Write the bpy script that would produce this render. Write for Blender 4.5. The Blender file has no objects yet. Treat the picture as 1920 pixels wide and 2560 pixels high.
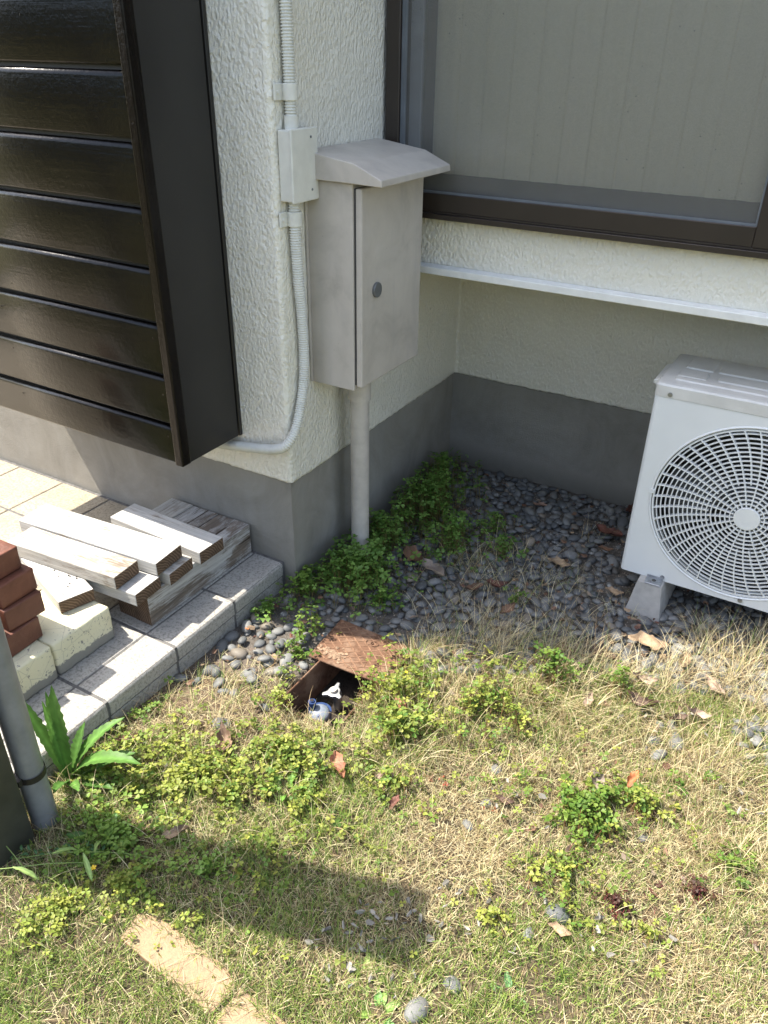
import bpy, bmesh, math, random
import numpy as np
from mathutils import Vector, Matrix, Euler
random.seed(7); rng = np.random.default_rng(11)
S = bpy.context.scene; C = S.collection

# ---------------------------------------------------------------- camera
cam = bpy.data.cameras.new('camera'); co = bpy.data.objects.new('camera', cam); C.objects.link(co); S.camera = co
r_ = Vector((0.86099221, 0.50847105, 0.01223143)); u_ = Vector((-0.26789663, 0.43292394, 0.86070219)); f_ = Vector((-0.43234687, 0.74433464, -0.50896181))
co.matrix_world = Matrix.Translation((1.221, -1.5736, 1.4595)) @ Matrix((r_, u_, -f_)).transposed().to_4x4()
cam.sensor_fit = 'VERTICAL'; cam.sensor_height = 24.0; cam.lens = 24.0 * 1970.7 / 2560; cam.clip_start = .05; cam.clip_end = 500
S.render.resolution_x = 768; S.render.resolution_y = 1024

# ---------------------------------------------------------------- sky, sun, exposure
SD = Vector((1.0, .32, -1.84)).normalized()            # direction in which sunlight travels
elev = math.asin(-SD.z); azim = math.atan2(-SD.x, -SD.y)   # azimuth of the sun, from +Y clockwise
W = bpy.data.worlds.new('World'); S.world = W; W.use_nodes = True
nt = W.node_tree; bg = nt.nodes['Background']; sk = nt.nodes.new('ShaderNodeTexSky'); sk.sky_type = 'NISHITA'
sk.sun_disc = False; sk.sun_elevation = elev; sk.sun_rotation = azim; sk.air_density = 1.0; sk.dust_density = 2.0; sk.ozone_density = 1.0
hs = nt.nodes.new('ShaderNodeHueSaturation'); hs.inputs['Saturation'].default_value = .76; nt.links.new(sk.outputs[0], hs.inputs['Color']); nt.links.new(hs.outputs[0], bg.inputs[0]); bg.inputs[1].default_value = 0.15
sl = bpy.data.lights.new('sun', 'SUN'); sl.energy = 3.7; sl.angle = math.radians(.8); sl.color = (1, .93, .81)
so = bpy.data.objects.new('sun', sl); C.objects.link(so); so.rotation_euler = SD.to_track_quat('-Z', 'Y').to_euler(); so.location = (-4, -3, 8)
S.view_settings.view_transform = 'Standard'; S.view_settings.look = 'None'; S.view_settings.gamma = 1; S.view_settings.use_curve_mapping = False
S.view_settings.exposure = 1.62

# ---------------------------------------------------------------- material helpers
class NB:
    def __init__(s, name):
        s.m = bpy.data.materials.new(name); s.m.use_nodes = True; s.t = s.m.node_tree
        s.b = s.t.nodes['Principled BSDF']; s.out = s.t.nodes['Material Output']
    def n(s, ty, **k):
        x = s.t.nodes.new('ShaderNode' + ty)
        for a, b in k.items(): setattr(x, a, b)
        return x
    def l(s, a, b): s.t.links.new(a, b)
    def coords(s, scale=(1, 1, 1), obj=True, loc=(0, 0, 0)):
        tc = s.n('TexCoord'); mp = s.n('Mapping'); mp.inputs['Scale'].default_value = scale; mp.inputs['Location'].default_value = loc
        s.l(tc.outputs['Object'], mp.inputs[0]); return mp.outputs[0]
    def wcoords(s, scale=(1, 1, 1)):
        tc = s.n('NewGeometry'); mp = s.n('Mapping'); mp.inputs['Scale'].default_value = scale
        s.l(tc.outputs['Position'], mp.inputs[0]); return mp.outputs[0]
    def noise(s, v, sc, det=4, ro=.55, dist=0):
        x = s.n('TexNoise'); x.inputs['Scale'].default_value = sc; x.inputs['Detail'].default_value = det
        x.inputs['Roughness'].default_value = ro; x.inputs['Distortion'].default_value = dist; s.l(v, x.inputs['Vector']); return x.outputs[0]
    def voro(s, v, sc, feature='F1', out=0, rnd=1):
        x = s.n('TexVoronoi'); x.feature = feature; x.inputs['Scale'].default_value = sc; x.inputs['Randomness'].default_value = rnd
        s.l(v, x.inputs['Vector']); return x.outputs[out]
    def ramp(s, v, stops, interp='LINEAR'):
        x = s.n('ValToRGB'); e = x.color_ramp.elements; x.color_ramp.interpolation = interp
        while len(e) < len(stops): e.new(.5)
        for i, (p, c) in enumerate(stops):
            e[i].position = p; e[i].color = (*c, 1) if isinstance(c, tuple) else (c, c, c, 1)
        s.l(v, x.inputs[0]); return x.outputs[0]
    def mix(s, f, a, b, ty='MIX'):
        x = s.n('MixRGB'); x.blend_type = ty
        for k, v in ((0, f), (1, a), (2, b)):
            if hasattr(v, 'links'): s.l(v, x.inputs[k])
            else: x.inputs[k].default_value = v if k == 0 else (*v, 1)
        return x.outputs[0]
    def math(s, op, a, b=0.0):
        x = s.n('Math'); x.operation = op
        for k, v in ((0, a), (1, b)):
            if hasattr(v, 'links'): s.l(v, x.inputs[k])
            else: x.inputs[k].default_value = v
        return x.outputs[0]
    def bump(s, h, dist, strength=1.0, prev=None):
        x = s.n('Bump'); x.inputs['Strength'].default_value = strength; x.inputs['Distance'].default_value = dist; s.l(h, x.inputs['Height'])
        if prev is not None: s.l(prev, x.inputs['Normal'])
        return x.outputs[0]
    def fin(s, col=None, rough=None, nrm=None, spec=None, metal=None, coat=None):
        b = s.b
        for k, v in (('Base Color', col), ('Roughness', rough), ('Normal', nrm), ('Specular IOR Level', spec), ('Metallic', metal), ('Coat Weight', coat)):
            if v is None: continue
            if hasattr(v, 'links'): s.l(v, b.inputs[k])
            else: b.inputs[k].default_value = (*v, 1) if isinstance(v, tuple) else v
        return s.m
def simple(name, col, rough=.5, spec=.5, metal=0, var=.12, sc=20, bump=0, bsc=300):
    n = NB(name); v = n.coords(); f = n.noise(v, sc, 5)
    c = n.mix(n.ramp(f, [(.35, 0.), (.65, 1.)]), tuple(x * (1 - var) for x in col), tuple(min(1, x * (1 + var)) for x in col))
    nr = n.bump(n.noise(v, bsc, 3), bump) if bump else None
    return n.fin(c, rough, nr, spec, metal)

# stucco: glossy cream masonry paint over a blobby orange-peel coat
def mk_stucco():
    n = NB('stucco_paint'); v = n.wcoords((1, 1, .62)); v2 = n.wcoords()
    w = n.noise(v, 45, 2); wv = n.n('VectorMath'); wv.operation = 'MULTIPLY_ADD'
    n.l(w, wv.inputs[0]); wv.inputs[1].default_value = (.012, .012, .012); n.l(v, wv.inputs[2])
    vo = n.n('TexVoronoi'); vo.feature = 'SMOOTH_F1'; vo.inputs['Scale'].default_value = 118; vo.inputs['Smoothness'].default_value = .55; n.l(wv.outputs[0], vo.inputs['Vector'])
    a = n.ramp(n.noise(v, 150, 3, .5, .6), [(.38, 0.), (.62, 1.)])
    h = n.math('ADD', n.math('MULTIPLY', vo.outputs[0], -.9), n.math('MULTIPLY', a, .32))
    nr = n.bump(h, .0042, .9); nr = n.bump(n.noise(v2, 14, 2), .006, .5, nr)
    big = n.ramp(n.noise(v2, 3.5, 4), [(.3, (.79, .775, .71)), (.7, (.85, .84, .78))])
    pit = n.ramp(h, [(.0, (.90, .86, .76)), (.3, (1., 1., 1.))])
    return n.fin(n.mix(.6, big, pit, 'MULTIPLY'), .30, nr, .5)
M = {}
M['stucco'] = mk_stucco()
def mk_foundation():
    n = NB('mortar_render'); v = n.wcoords(); f = n.noise(v, 4, 8, .72, .8); st = n.noise(n.wcoords((14, 14, 1.3)), 1.6, 4)
    c = n.ramp(f, [(.25, (.19, .177, .153)), (.5, (.26, .245, .214)), (.75, (.33, .312, .275))])
    c = n.mix(n.ramp(st, [(.45, 0.), (.75, .25)]), c, (.31, .305, .285))
    sx = n.n('SeparateXYZ'); n.l(v, sx.inputs[0])
    foot_dark = n.math('SUBTRACT', n.math('MULTIPLY', f, .16), n.math('SUBTRACT', sx.outputs[2], .01))  # mortar gets darker towards the ground, edge broken by noise
    c = n.mix(n.ramp(foot_dark, [(.0, 0.), (.07, .65)]), c, (.11, .105, .09))
    nr = n.bump(n.noise(v, 260, 4, .7), .0022, .9); nr = n.bump(n.noise(v, 18, 3), .004, .5, nr)
    return n.fin(c, .85, nr, .3)
M['foundation'] = mk_foundation()
def mk_gloss(name, col, grain=(2, 60, 60), rough=.16, base_rough=.30, spec=.5):
    n = NB(name); v = n.coords(grain); v2 = n.coords()
    g = n.noise(v, 1.4, 5, .6, .6); d = n.noise(v2, 70, 3, .6); pit = n.voro(v2, 26)
    c = n.mix(n.ramp(g, [(.35, 0.), (.65, 1.)]), col, tuple(x * 1.7 for x in col))
    nr = n.bump(g, .0012, .6); nr = n.bump(n.ramp(pit, [(.0, 0.), (.09, 1.)]), .0012, .35, nr); nr = n.bump(d, .0018, .7, nr)
    nc = n.bump(d, .0006, .5); nc = n.bump(n.ramp(pit, [(.0, 0.), (.09, 1.)]), .0010, .35, nc); n.l(nc, n.b.inputs['Coat Normal']); n.b.inputs['Coat Roughness'].default_value = rough
    return n.fin(c, base_rough, nr, spec, coat=.12)
M['board'] = mk_gloss('dark_brown_gloss_paint', (.004, .0028, .002), rough=.10, base_rough=.31, spec=.42)
M['trim'] = mk_gloss('dark_trim_paint', (.006, .0045, .0035), (60, 60, 2), .15, .25, .12)
M['side'] = simple('bronze_sheet_metal', (.016, .0145, .013), .38, .5, 0, .12, 6, .0003, 400)
M['bronze'] = simple('bronze_anodised_frame', (.030, .022, .017), .38, .5, 0, .1, 10)
M['rubber'] = simple('grey_gasket', (.13, .145, .16), .5)
M['white_trim'] = simple('white_trim_paint', (.74, .74, .70), .35, .5, 0, .06, 25, .0006, 90)
M['soffit'] = simple('soffit_paint', (.62, .59, .48), .6)
def mk_boxpaint():
    n = NB('beige_box_paint'); v = n.coords(); a = n.noise(v, 7, 6, .65, .5); sp = n.voro(v, 42)
    st = n.noise(n.coords((26, 26, 2.5)), 1.3, 4)
    c = n.ramp(a, [(.3, (.38, .345, .30)), (.5, (.475, .435, .38)), (.75, (.54, .495, .435))])
    c = n.mix(n.ramp(st, [(.52, 0.), (.8, .4)]), c, (.36, .34, .325))
    c = n.mix(n.ramp(sp, [(.0, .55), (.07, 0.)]), c, (.18, .13, .10))
    return n.fin(c, .46, n.bump(n.noise(v, 30, 3), .0008, .6), .4)
M['box'] = mk_boxpaint()
M['box_dark'] = simple('gap_shade_dark', (.05, .048, .045), .7)
M['plastic'] = simple('painted_junction_plastic', (.66, .65, .58), .4, .5, 0, .05, 30, .0008, 80)
M['lock'] = simple('zinc_lock', (.22, .23, .24), .35, .5, .6)
M['pvc'] = simple('beige_pvc', (.50, .46, .41), .38, .5, 0, .08, 30, .0003, 90)
def mk_tile(name, a, b, spk):
    n = NB(name); v = n.wcoords(); f = n.noise(v, 9, 5); s = n.noise(v, 130, 4, .75)
    c = n.mix(n.ramp(f, [(.3, 0.), (.7, 1.)]), a, b)
    c = n.mix(n.ramp(s, [(.36, 1.), (.52, 0.)]), c, spk)
    w = n.noise(n.wcoords((60, 8, 30)), 1.4, 5, .7, 1.)
    c = n.mix(n.ramp(w, [(.55, 0.), (.72, .35)]), c, (.17, .16, .15))
    return n.fin(c, .6, n.bump(s, .0018, .7), .4)
M['nose'] = mk_tile('speckled_grey_tile', (.33, .315, .285), (.40, .385, .35), (.19, .18, .165))
M['tile'] = mk_tile('speckled_beige_tile', (.33, .28, .20), (.39, .335, .25), (.20, .16, .11))
M['grout'] = simple('grout', (.135, .13, .125), .9, .2, 0, .25, 60, .001, 500)
def mk_wood(name, paint, wood, wear):
    n = NB(name); oi = n.n('ObjectInfo'); tc = n.n('TexCoord'); ad = n.n('VectorMath'); ad.operation = 'ADD'
    n.l(tc.outputs['Object'], ad.inputs[0]); sc = n.math('MULTIPLY', oi.outputs['Random'], 9); n.l(sc, ad.inputs[1])
    def mp(s):
        m = n.n('Mapping'); m.inputs['Scale'].default_value = s; n.l(ad.outputs[0], m.inputs[0]); return m.outputs[0]
    g = n.noise(mp((3, 70, 70)), 1.3, 6, .65, 1.2); big = n.noise(mp((5, 9, 9)), 1.2, 5, .7, .4); fine = n.noise(mp((18, 220, 220)), 1, 4, .7)
    wc = n.mix(n.ramp(g, [(.35, 0.), (.65, 1.)]), tuple(x * .55 for x in wood), wood)
    pc = n.mix(n.ramp(g, [(.40, .75), (.60, 0.)]), paint, tuple(x * .62 for x in paint))
    f = n.math('ADD', n.math('MULTIPLY', big, .65), n.math('MULTIPLY', fine, .35))
    m = n.ramp(f, [(wear - .05, 1.), (wear + .05, 0.)])
    nr = n.bump(g, .0025, .6); nr = n.bump(fine, .0012, .6, nr)
    crack = n.ramp(n.noise(mp((1.2, 30, 30)), 1.1, 2, .5, .3), [(.285, 1.), (.30, 0.)])
    return n.fin(n.mix(crack, n.mix(m, pc, wc), (.05, .035, .025)), .7, nr, .3)
M['wood_white'] = mk_wood('whitewashed_timber', (.49, .478, .45), (.33, .275, .215), .41)
M['wood_mid'] = mk_wood('half_bare_timber', (.48, .46, .42), (.28, .225, .17), .44)
M['wood_worn'] = mk_wood('worn_timber', (.47, .46, .44), (.21, .17, .135), .485)
def mk_end():
    n = NB('sawn_timber_end'); v = n.coords(); w = n.n('TexWave'); w.wave_type = 'RINGS'; w.rings_direction = 'X'; w.inputs['Scale'].default_value = 42; w.inputs['Distortion'].default_value = 5; w.inputs['Detail'].default_value = 3
    mp = n.coords((1, 1, 1), loc=(0, .06, .05)); n.l(mp, w.inputs['Vector'])
    c = n.ramp(w.outputs[1], [(.2, (.085, .055, .036)), (.8, (.17, .115, .078))])
    c = n.mix(n.ramp(n.noise(v, 30, 4), [(.5, 0.), (.75, .6)]), c, (.055, .038, .027))
    return n.fin(c, .85, n.bump(w.outputs[1], .001, .5), .2)
M['wood_end'] = mk_end()
def mk_concrete_block():
    n = NB('flaking_cream_paint_on_block'); v = n.coords(); a = n.noise(v, 24, 6, .75, .8); b = n.noise(v, 110, 4, .7); k = n.voro(v, 14, 'DISTANCE_TO_EDGE')
    f = n.math('ADD', n.math('MULTIPLY', a, .55), n.math('MULTIPLY', b, .45))
    c = n.mix(n.ramp(f, [(.40, 1.), (.43, 0.)]), (.66, .62, .44), (.235, .225, .205))
    c = n.mix(n.ramp(k, [(.0, .5), (.012, 0.)]), c, (.2, .19, .17))
    sx = n.n('SeparateXYZ'); n.l(v, sx.inputs[0])
    c = n.mix(n.ramp(n.math('ADD', n.math('MULTIPLY', a, -.06), sx.outputs[2]), [(-.02, 1.), (.0, 0.)]), c, (.25, .24, .21))
    return n.fin(c, .8, n.bump(f, .003, .8), .3)
M['cblock'] = mk_concrete_block()
def mk_brick():
    n = NB('dark_red_brick'); v = n.coords(); a = n.noise(v, 16, 6, .7, .5); oi = n.n('ObjectInfo')
    c = n.ramp(a, [(.25, (.085, .032, .021)), (.5, (.155, .056, .034)), (.8, (.22, .085, .052))])
    c = n.mix(n.math('MULTIPLY', oi.outputs['Random'], .35), c, (.09, .04, .03))
    return n.fin(c, .55, n.bump(n.noise(v, 90, 5, .7), .0018, .8), .45)
M['brick'] = mk_brick()
M['paver'] = mk_tile('salmon_paver', (.29, .195, .11), (.33, .225, .13), (.23, .155, .09))
M['ac'] = simple('ac_enamel', (.70, .715, .71), .33, .5, 0, .025, 8)
M['ac_top'] = simple('ac_enamel_dusty', (.60, .59, .555), .45, .45, 0, .08, 12)
M['ac_dark'] = simple('ac_inside', (.045, .045, .045), .6)
M['blade'] = simple('fan_blade_plastic', (.13, .135, .13), .45)
M['zinc'] = simple('galvanised_steel', (.36, .37, .38), .38, .5, .8, .2, 60)
M['foot'] = simple('cast_resin_block', (.40, .385, .36), .8, .3, 0, .1, 40, .001, 300)
def mk_rust():
    n = NB('rusty_iron'); v = n.coords(); a = n.noise(v, 22, 6, .75, .6); d = n.noise(v, 9, 5, .7)
    c = n.ramp(a, [(.25, (.065, .034, .022)), (.5, (.135, .072, .044)), (.75, (.20, .115, .072))])
    c = n.mix(n.ramp(d, [(.52, 0.), (.62, .55)]), c, (.28, .19, .13))
    return n.fin(c, .85, n.bump(n.noise(v, 160, 5, .8), .002, .9), .25)
M['rust'] = mk_rust()
M['rust_line'] = simple('rust_rib', (.215, .125, .078), .85, .2, 0, .3, 60, .001, 200)
M['blue'] = simple('blue_meter_plastic', (.025, .05, .14), .35, .5, 0, .2, 40)
M['paleblue'] = simple('chalky_blue_cap', (.17, .20, .25), .55, .5, 0, .15, 30)
M['post'] = simple('olive_grey_post', (.045, .045, .036), .42, .5, 0, .3, 9, .0006, 60)
M['greypvc'] = simple('grey_downpipe', (.21, .215, .22), .4, .5, 0, .12, 25, .0004, 60)
M['band'] = simple('black_strap', (.02, .017, .015), .5)
def attr_mat(name, rough=.6, trans=.3, spec=.3):
    n = NB(name); a = n.n('Attribute'); a.attribute_name = 'tint'
    n.fin(a.outputs['Color'], rough, None, spec)
    if trans:
        tr = n.n('BsdfTranslucent'); n.l(a.outputs['Color'], tr.inputs[0]); mx = n.n('MixShader'); mx.inputs[0].default_value = trans
        n.l(n.b.outputs[0], mx.inputs[1]); n.l(tr.outputs[0], mx.inputs[2]); n.l(mx.outputs[0], n.out.inputs[0])
    return n.m
M['grass'] = attr_mat('grass_blades', .55, .28)
M['clover'] = attr_mat('clover_leaflets', .5, .38, .35)
M['weed'] = attr_mat('weed_leaves', .5, .30, .35)
M['rust_dust'] = simple('dry_soil', (.27, .185, .125), .95, .1, 0, .3, 80, .004, 200)
def mk_leafmat():
    n = NB('dead_leaf'); a = n.n('Attribute'); a.attribute_name = 'tint'; v = n.coords(); f = n.noise(v, 70, 5, .7)
    c = n.mix(n.ramp(f, [(.3, .6), (.6, 0.)]), a.outputs['Color'], (.10, .065, .045))
    return n.fin(c, .65, n.bump(n.noise(v, 160, 3), .001, .6), .35)
M['deadleaf'] = mk_leafmat()
def mk_pebble():
    n = NB('river_pebble'); v = n.coords(); oi = n.n('ObjectInfo'); a = n.n('Attribute'); a.attribute_name = 'tint'
    f = n.noise(v, 60, 5, .65); w = n.noise(v, 25, 3, .5, 2.)
    c = n.mix(n.ramp(f, [(.3, .5), (.7, 0.)]), a.outputs['Color'], (.085, .09, .095))
    c = n.mix(n.ramp(w, [(.66, 0.), (.70, .5)]), c, (.42, .42, .40))
    return n.fin(c, .58, n.bump(f, .0008, .5), .4)
M['pebble'] = mk_pebble()
def mk_soil():
    n = NB('soil'); a = n.n('Attribute'); a.attribute_name = 'tint'; v = n.wcoords(); f = n.noise(v, 90, 6, .75); g = n.noise(v, 400, 3, .7)
    c = n.mix(n.ramp(f, [(.35, .7), (.65, 0.)]), a.outputs['Color'], (.055, .042, .032))
    nr = n.bump(f, .006, .9); nr = n.bump(g, .002, .8, nr)
    return n.fin(c, .95, nr, .15)
M['soil'] = mk_soil()
M['grit'] = attr_mat('grit', .85, 0, .25)
def mk_lawnfar():
    n = NB('distant_lawn'); v = n.wcoords(); c = n.ramp(n.noise(v, 3, 6, .7), [(.3, (.10, .12, .045)), (.7, (.26, .22, .12))])
    return n.fin(c, .95, n.bump(n.noise(v, 160, 5), .02), .1)
M['farlawn'] = mk_lawnfar()
def mk_curtain():
    n = NB('lace_curtain'); v = n.coords(); f = n.noise(v, 500, 2); g = n.noise(n.coords((40, 1, .6)), 1.2, 3)
    c = n.mix(n.ramp(g, [(.3, 0.), (.7, 1.)]), (.82, .77, .63), (.86, .81, .68))
    return n.fin(n.mix(.08, c, n.ramp(f, [(.3, .3), (.7, .8)])), .9, None, .1)
M['curtain'] = mk_curtain()
def mk_glass():
    n = NB('window_glass'); g = n.n('BsdfGlossy'); g.inputs['Roughness'].default_value = .02; t = n.n('BsdfTransparent'); t.inputs[0].default_value = (.94, .935, .90, 1)
    fr = n.n('Fresnel'); fr.inputs[0].default_value = 1.5; mx = n.n('MixShader'); n.l(fr.outputs[0], mx.inputs[0]); n.l(t.outputs[0], mx.inputs[1]); n.l(g.outputs[0], mx.inputs[2]); n.l(mx.outputs[0], n.out.inputs[0]); return n.m
M['glass'] = mk_glass()
def mk_screen():
    n = NB('insect_screen'); v = n.wcoords(); t = n.n('BsdfTransparent'); d = n.voro(v, 46); r = n.noise(v, 9, 2)
    m = n.math('MULTIPLY', n.ramp(d, [(.06, 1.), (.085, 0.)]), n.ramp(r, [(.45, 0.), (.5, .85)]))
    n.fin((.20, .205, .20), .6, None, .4)
    fac = n.math('ADD', n.math('MULTIPLY', n.ramp(n.noise(v, 700, 1), [(.3, 0.), (.7, 1.)]), .14), .30); fac = n.math('MAXIMUM', fac, m)
    n.l(n.mix(m, (.27, .265, .245), (.03, .028, .025)), n.b.inputs['Base Color'])
    mx = n.n('MixShader'); n.l(fac, mx.inputs[0]); n.l(t.outputs[0], mx.inputs[1]); n.l(n.b.outputs[0], mx.inputs[2]); n.l(mx.outputs[0], n.out.inputs[0]); return n.m
M['screen'] = mk_screen()
M['interior'] = simple('dark_room', (.10, .10, .10), .8)

# ---------------------------------------------------------------- object helpers
def tag(o, label=None, cat=None, group=None, kind=None):
    if label: o['label'] = label
    if cat: o['category'] = cat
    if group: o['group'] = group
    if kind: o['kind'] = kind
    return o
def thing(name, label, cat, loc=(0, 0, 0), group=None, rz=0):
    o = bpy.data.objects.new(name, None); C.objects.link(o); o.location = loc; o.rotation_euler = (0, 0, rz); o.empty_display_size = .05
    return tag(o, label, cat, group)
def link(name, me, mat=None, parent=None, world=True):
    o = bpy.data.objects.new(name, me); C.objects.link(o)
    if mat is not None:
        for m in (mat if isinstance(mat, (list, tuple)) else [mat]): me.materials.append(m)
    if parent is not None: o.parent = parent
    return o
def bmobj(name, bm, mat, parent=None, smooth=False, loc=None, rot=None):
    me = bpy.data.meshes.new(name); bm.normal_update(); bm.to_mesh(me); bm.free()
    if smooth: me.polygons.foreach_set('use_smooth', [True] * len(me.polygons))
    o = link(name, me, mat, parent)
    if loc: o.location = loc
    if rot: o.rotation_euler = rot
    return o
def abox(bm, x0, x1, y0, y1, z0, z1, mi=0):
    v = [bm.verts.new((x, y, z)) for z in (z0, z1) for y in (y0, y1) for x in (x0, x1)]
    for q in ((0, 2, 3, 1), (4, 5, 7, 6), (0, 1, 5, 4), (2, 6, 7, 3), (0, 4, 6, 2), (1, 3, 7, 5)):
        f = bm.faces.new([v[i] for i in q]); f.material_index = mi
    return v
def bevel(bm, w, seg=2, edges=None):
    bmesh.ops.bevel(bm, geom=(edges or bm.edges[:]), offset=w, segments=seg, affect='EDGES', profile=.5)
def boxo(name, b, mat, parent=None, bev=.002, seg=2, **k):
    bm = bmesh.new(); abox(bm, *b)
    if bev: bevel(bm, bev, seg)
    return bmobj(name, bm, mat, parent, **k)
def cyl(bm, c, r, h, axis='Z', seg=20, r2=None, cap=True):
    m = Matrix.Translation(c) @ {'Z': Matrix(), 'X': Matrix.Rotation(math.pi / 2, 4, 'Y'), 'Y': Matrix.Rotation(-math.pi / 2, 4, 'X')}[axis]
    bmesh.ops.create_cone(bm, cap_ends=cap, segments=seg, radius1=r, radius2=r if r2 is None else r2, depth=h, matrix=m)
def prism(bm, pts, h0, h1, ax):
    """outline pts (2D) extruded along axis ax from h0 to h1"""
    def mk(p, h): return {'x': (h, p[0], p[1]), 'y': (p[0], h, p[1]), 'z': (p[0], p[1], h)}[ax]
    a = [bm.verts.new(mk(p, h0)) for p in pts]; b = [bm.verts.new(mk(p, h1)) for p in pts]; n = len(pts)
    bm.faces.new(a); bm.faces.new(b[::-1])
    for i in range(n): bm.faces.new((a[i], b[i], b[(i + 1) % n], a[(i + 1) % n]))
    bmesh.ops.recalc_face_normals(bm, faces=bm.faces[:])
def sweep(bm, pts, rad, seg=14, closed_ends=True):
    """tube along dense point list; rad may be a list"""
    P = [Vector(p) for p in pts]; n = len(P); rings = []; up = Vector((.31, .2, .93)).normalized()
    t0 = (P[1] - P[0]).normalized(); a = t0.orthogonal().normalized()
    for i in range(n):
        t = (P[min(i + 1, n - 1)] - P[max(i - 1, 0)]).normalized()
        a = (a - t * a.dot(t)).normalized(); b = t.cross(a); r = rad[i] if hasattr(rad, '__len__') else rad
        rings.append([bm.verts.new(P[i] + (a * math.cos(2 * math.pi * k / seg) + b * math.sin(2 * math.pi * k / seg)) * r) for k in range(seg)])
    for i in range(n - 1):
        for k in range(seg):
            bm.faces.new((rings[i][k], rings[i][(k + 1) % seg], rings[i + 1][(k + 1) % seg], rings[i + 1][k]))
    if closed_ends: bm.faces.new(rings[0][::-1]); bm.faces.new(rings[-1])
def catmull(pts, step):
    P = [Vector(p) for p in pts]; P = [P[0] * 2 - P[1]] + P + [P[-1] * 2 - P[-2]]; out = []
    for i in range(1, len(P) - 2):
        n = max(2, int((P[i + 1] - P[i]).length / step))
        for k in range(n):
            t = k / n
            out.append(.5 * ((2 * P[i]) + (-P[i - 1] + P[i + 1]) * t + (2 * P[i - 1] - 5 * P[i] + 4 * P[i + 1] - P[i + 2]) * t * t + (-P[i - 1] + 3 * P[i] - 3 * P[i + 1] + P[i + 2]) * t ** 3))
    out.append(P[-2]); return out
def npmesh(name, V, F, tint=None, smooth=True):
    """V (n,3), F (m,3) or (m,4) arrays; tint (n,3)"""
    me = bpy.data.meshes.new(name); V = np.asarray(V, np.float32); F = np.asarray(F, np.int32); k = F.shape[1]
    me.vertices.add(len(V)); me.vertices.foreach_set('co', V.ravel()); me.loops.add(F.size); me.loops.foreach_set('vertex_index', F.ravel())
    me.polygons.add(len(F)); me.polygons.foreach_set('loop_start', np.arange(0, F.size, k, dtype=np.int32)); me.polygons.foreach_set('loop_total', np.full(len(F), k, np.int32))
    me.polygons.foreach_set('use_smooth', np.full(len(F), smooth))
    if tint is not None:
        at = me.attributes.new('tint', 'FLOAT_COLOR', 'POINT'); c = np.ones((len(V), 4), np.float32); c[:, :3] = tint; at.data.foreach_set('color', c.ravel())
    me.update(calc_edges=True); me.validate(); return me
# smooth value noise in numpy
_tab = rng.random((256, 256))
def vnoise(x, y):
    x = np.asarray(x, float); y = np.asarray(y, float); xi = np.floor(x).astype(int); yi = np.floor(y).astype(int); fx = x - xi; fy = y - yi
    fx = fx * fx * (3 - 2 * fx); fy = fy * fy * (3 - 2 * fy); g = lambda a, b: _tab[a & 255, b & 255]
    return (g(xi, yi) * (1 - fx) + g(xi + 1, yi) * fx) * (1 - fy) + (g(xi, yi + 1) * (1 - fx) + g(xi + 1, yi + 1) * fx) * fy
def fbm(x, y, s, o=3): return sum(vnoise(x * s * 2 ** k + 17.3 * k, y * s * 2 ** k + 5.1 * k) / 2 ** k for k in range(o)) / sum(1 / 2 ** k for k in range(o))
def sstep(a, b, x): t = np.clip((x - a) / (b - a), 0, 1); return t * t * (3 - 2 * t)

# ================================================================ SETTING: ground
HX0, HX1, HY0, HY1 = .245, .425, -.420, -.10          # opening of the iron valve box
def turf_line(x): return np.interp(x, [-.3, 0, .3, .45, .7, 1., 1.35, 2.5], [-.55, -.42, -.30, -.12, .05, .19, .30, .4])
def gz(x, y):
    z = .010 * (fbm(x, y, 3.0, 3) - .5) + .006 * (fbm(x + 9, y, 22, 2) - .5)
    z = z + .012 * sstep(.02, -.35, y - turf_line(x))                       # turf stands a little higher than the stones
    return z
nx, ny = 216, 270; gx = np.linspace(-.15, 2.4, nx); gy = np.linspace(-2.1, 1.08, ny); X, Y = np.meshgrid(gx, gy, indexing='ij')
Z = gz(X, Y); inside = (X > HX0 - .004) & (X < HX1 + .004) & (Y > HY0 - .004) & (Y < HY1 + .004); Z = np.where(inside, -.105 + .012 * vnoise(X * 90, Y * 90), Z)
dirt = np.array([.20, .145, .10]); grey = np.array([.15, .14, .125]); thatch = np.array([.125, .10, .06])
tl = Y - turf_line(X); wt = sstep(.05, -.08, tl)[..., None]; dm = (np.exp(-(((X - .06) / .28) ** 2 + ((Y + .52) / .17) ** 2)) * 1.2).clip(0, 1)[..., None]
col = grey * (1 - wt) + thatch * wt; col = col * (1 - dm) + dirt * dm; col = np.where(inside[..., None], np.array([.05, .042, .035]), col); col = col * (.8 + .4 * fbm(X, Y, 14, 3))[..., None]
idx = np.arange(nx * ny).reshape(nx, ny); F = np.stack([idx[:-1, :-1], idx[1:, :-1], idx[1:, 1:], idx[:-1, 1:]], -1).reshape(-1, 4)
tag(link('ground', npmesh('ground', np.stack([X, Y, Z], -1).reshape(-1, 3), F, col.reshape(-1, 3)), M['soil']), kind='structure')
bm = bmesh.new()
for (a, b, c, d) in ((-60, -.15, -60, 60), (2.4, 60, -60, 60), (-.15, 2.4, -60, -2.1)):
    bm.faces.new([bm.verts.new(p) for p in ((a, c, .0), (b, c, .0), (b, d, .0), (a, d, .0))])
tag(bmobj('lawn', bm, M['farlawn']), kind='structure')

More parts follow.
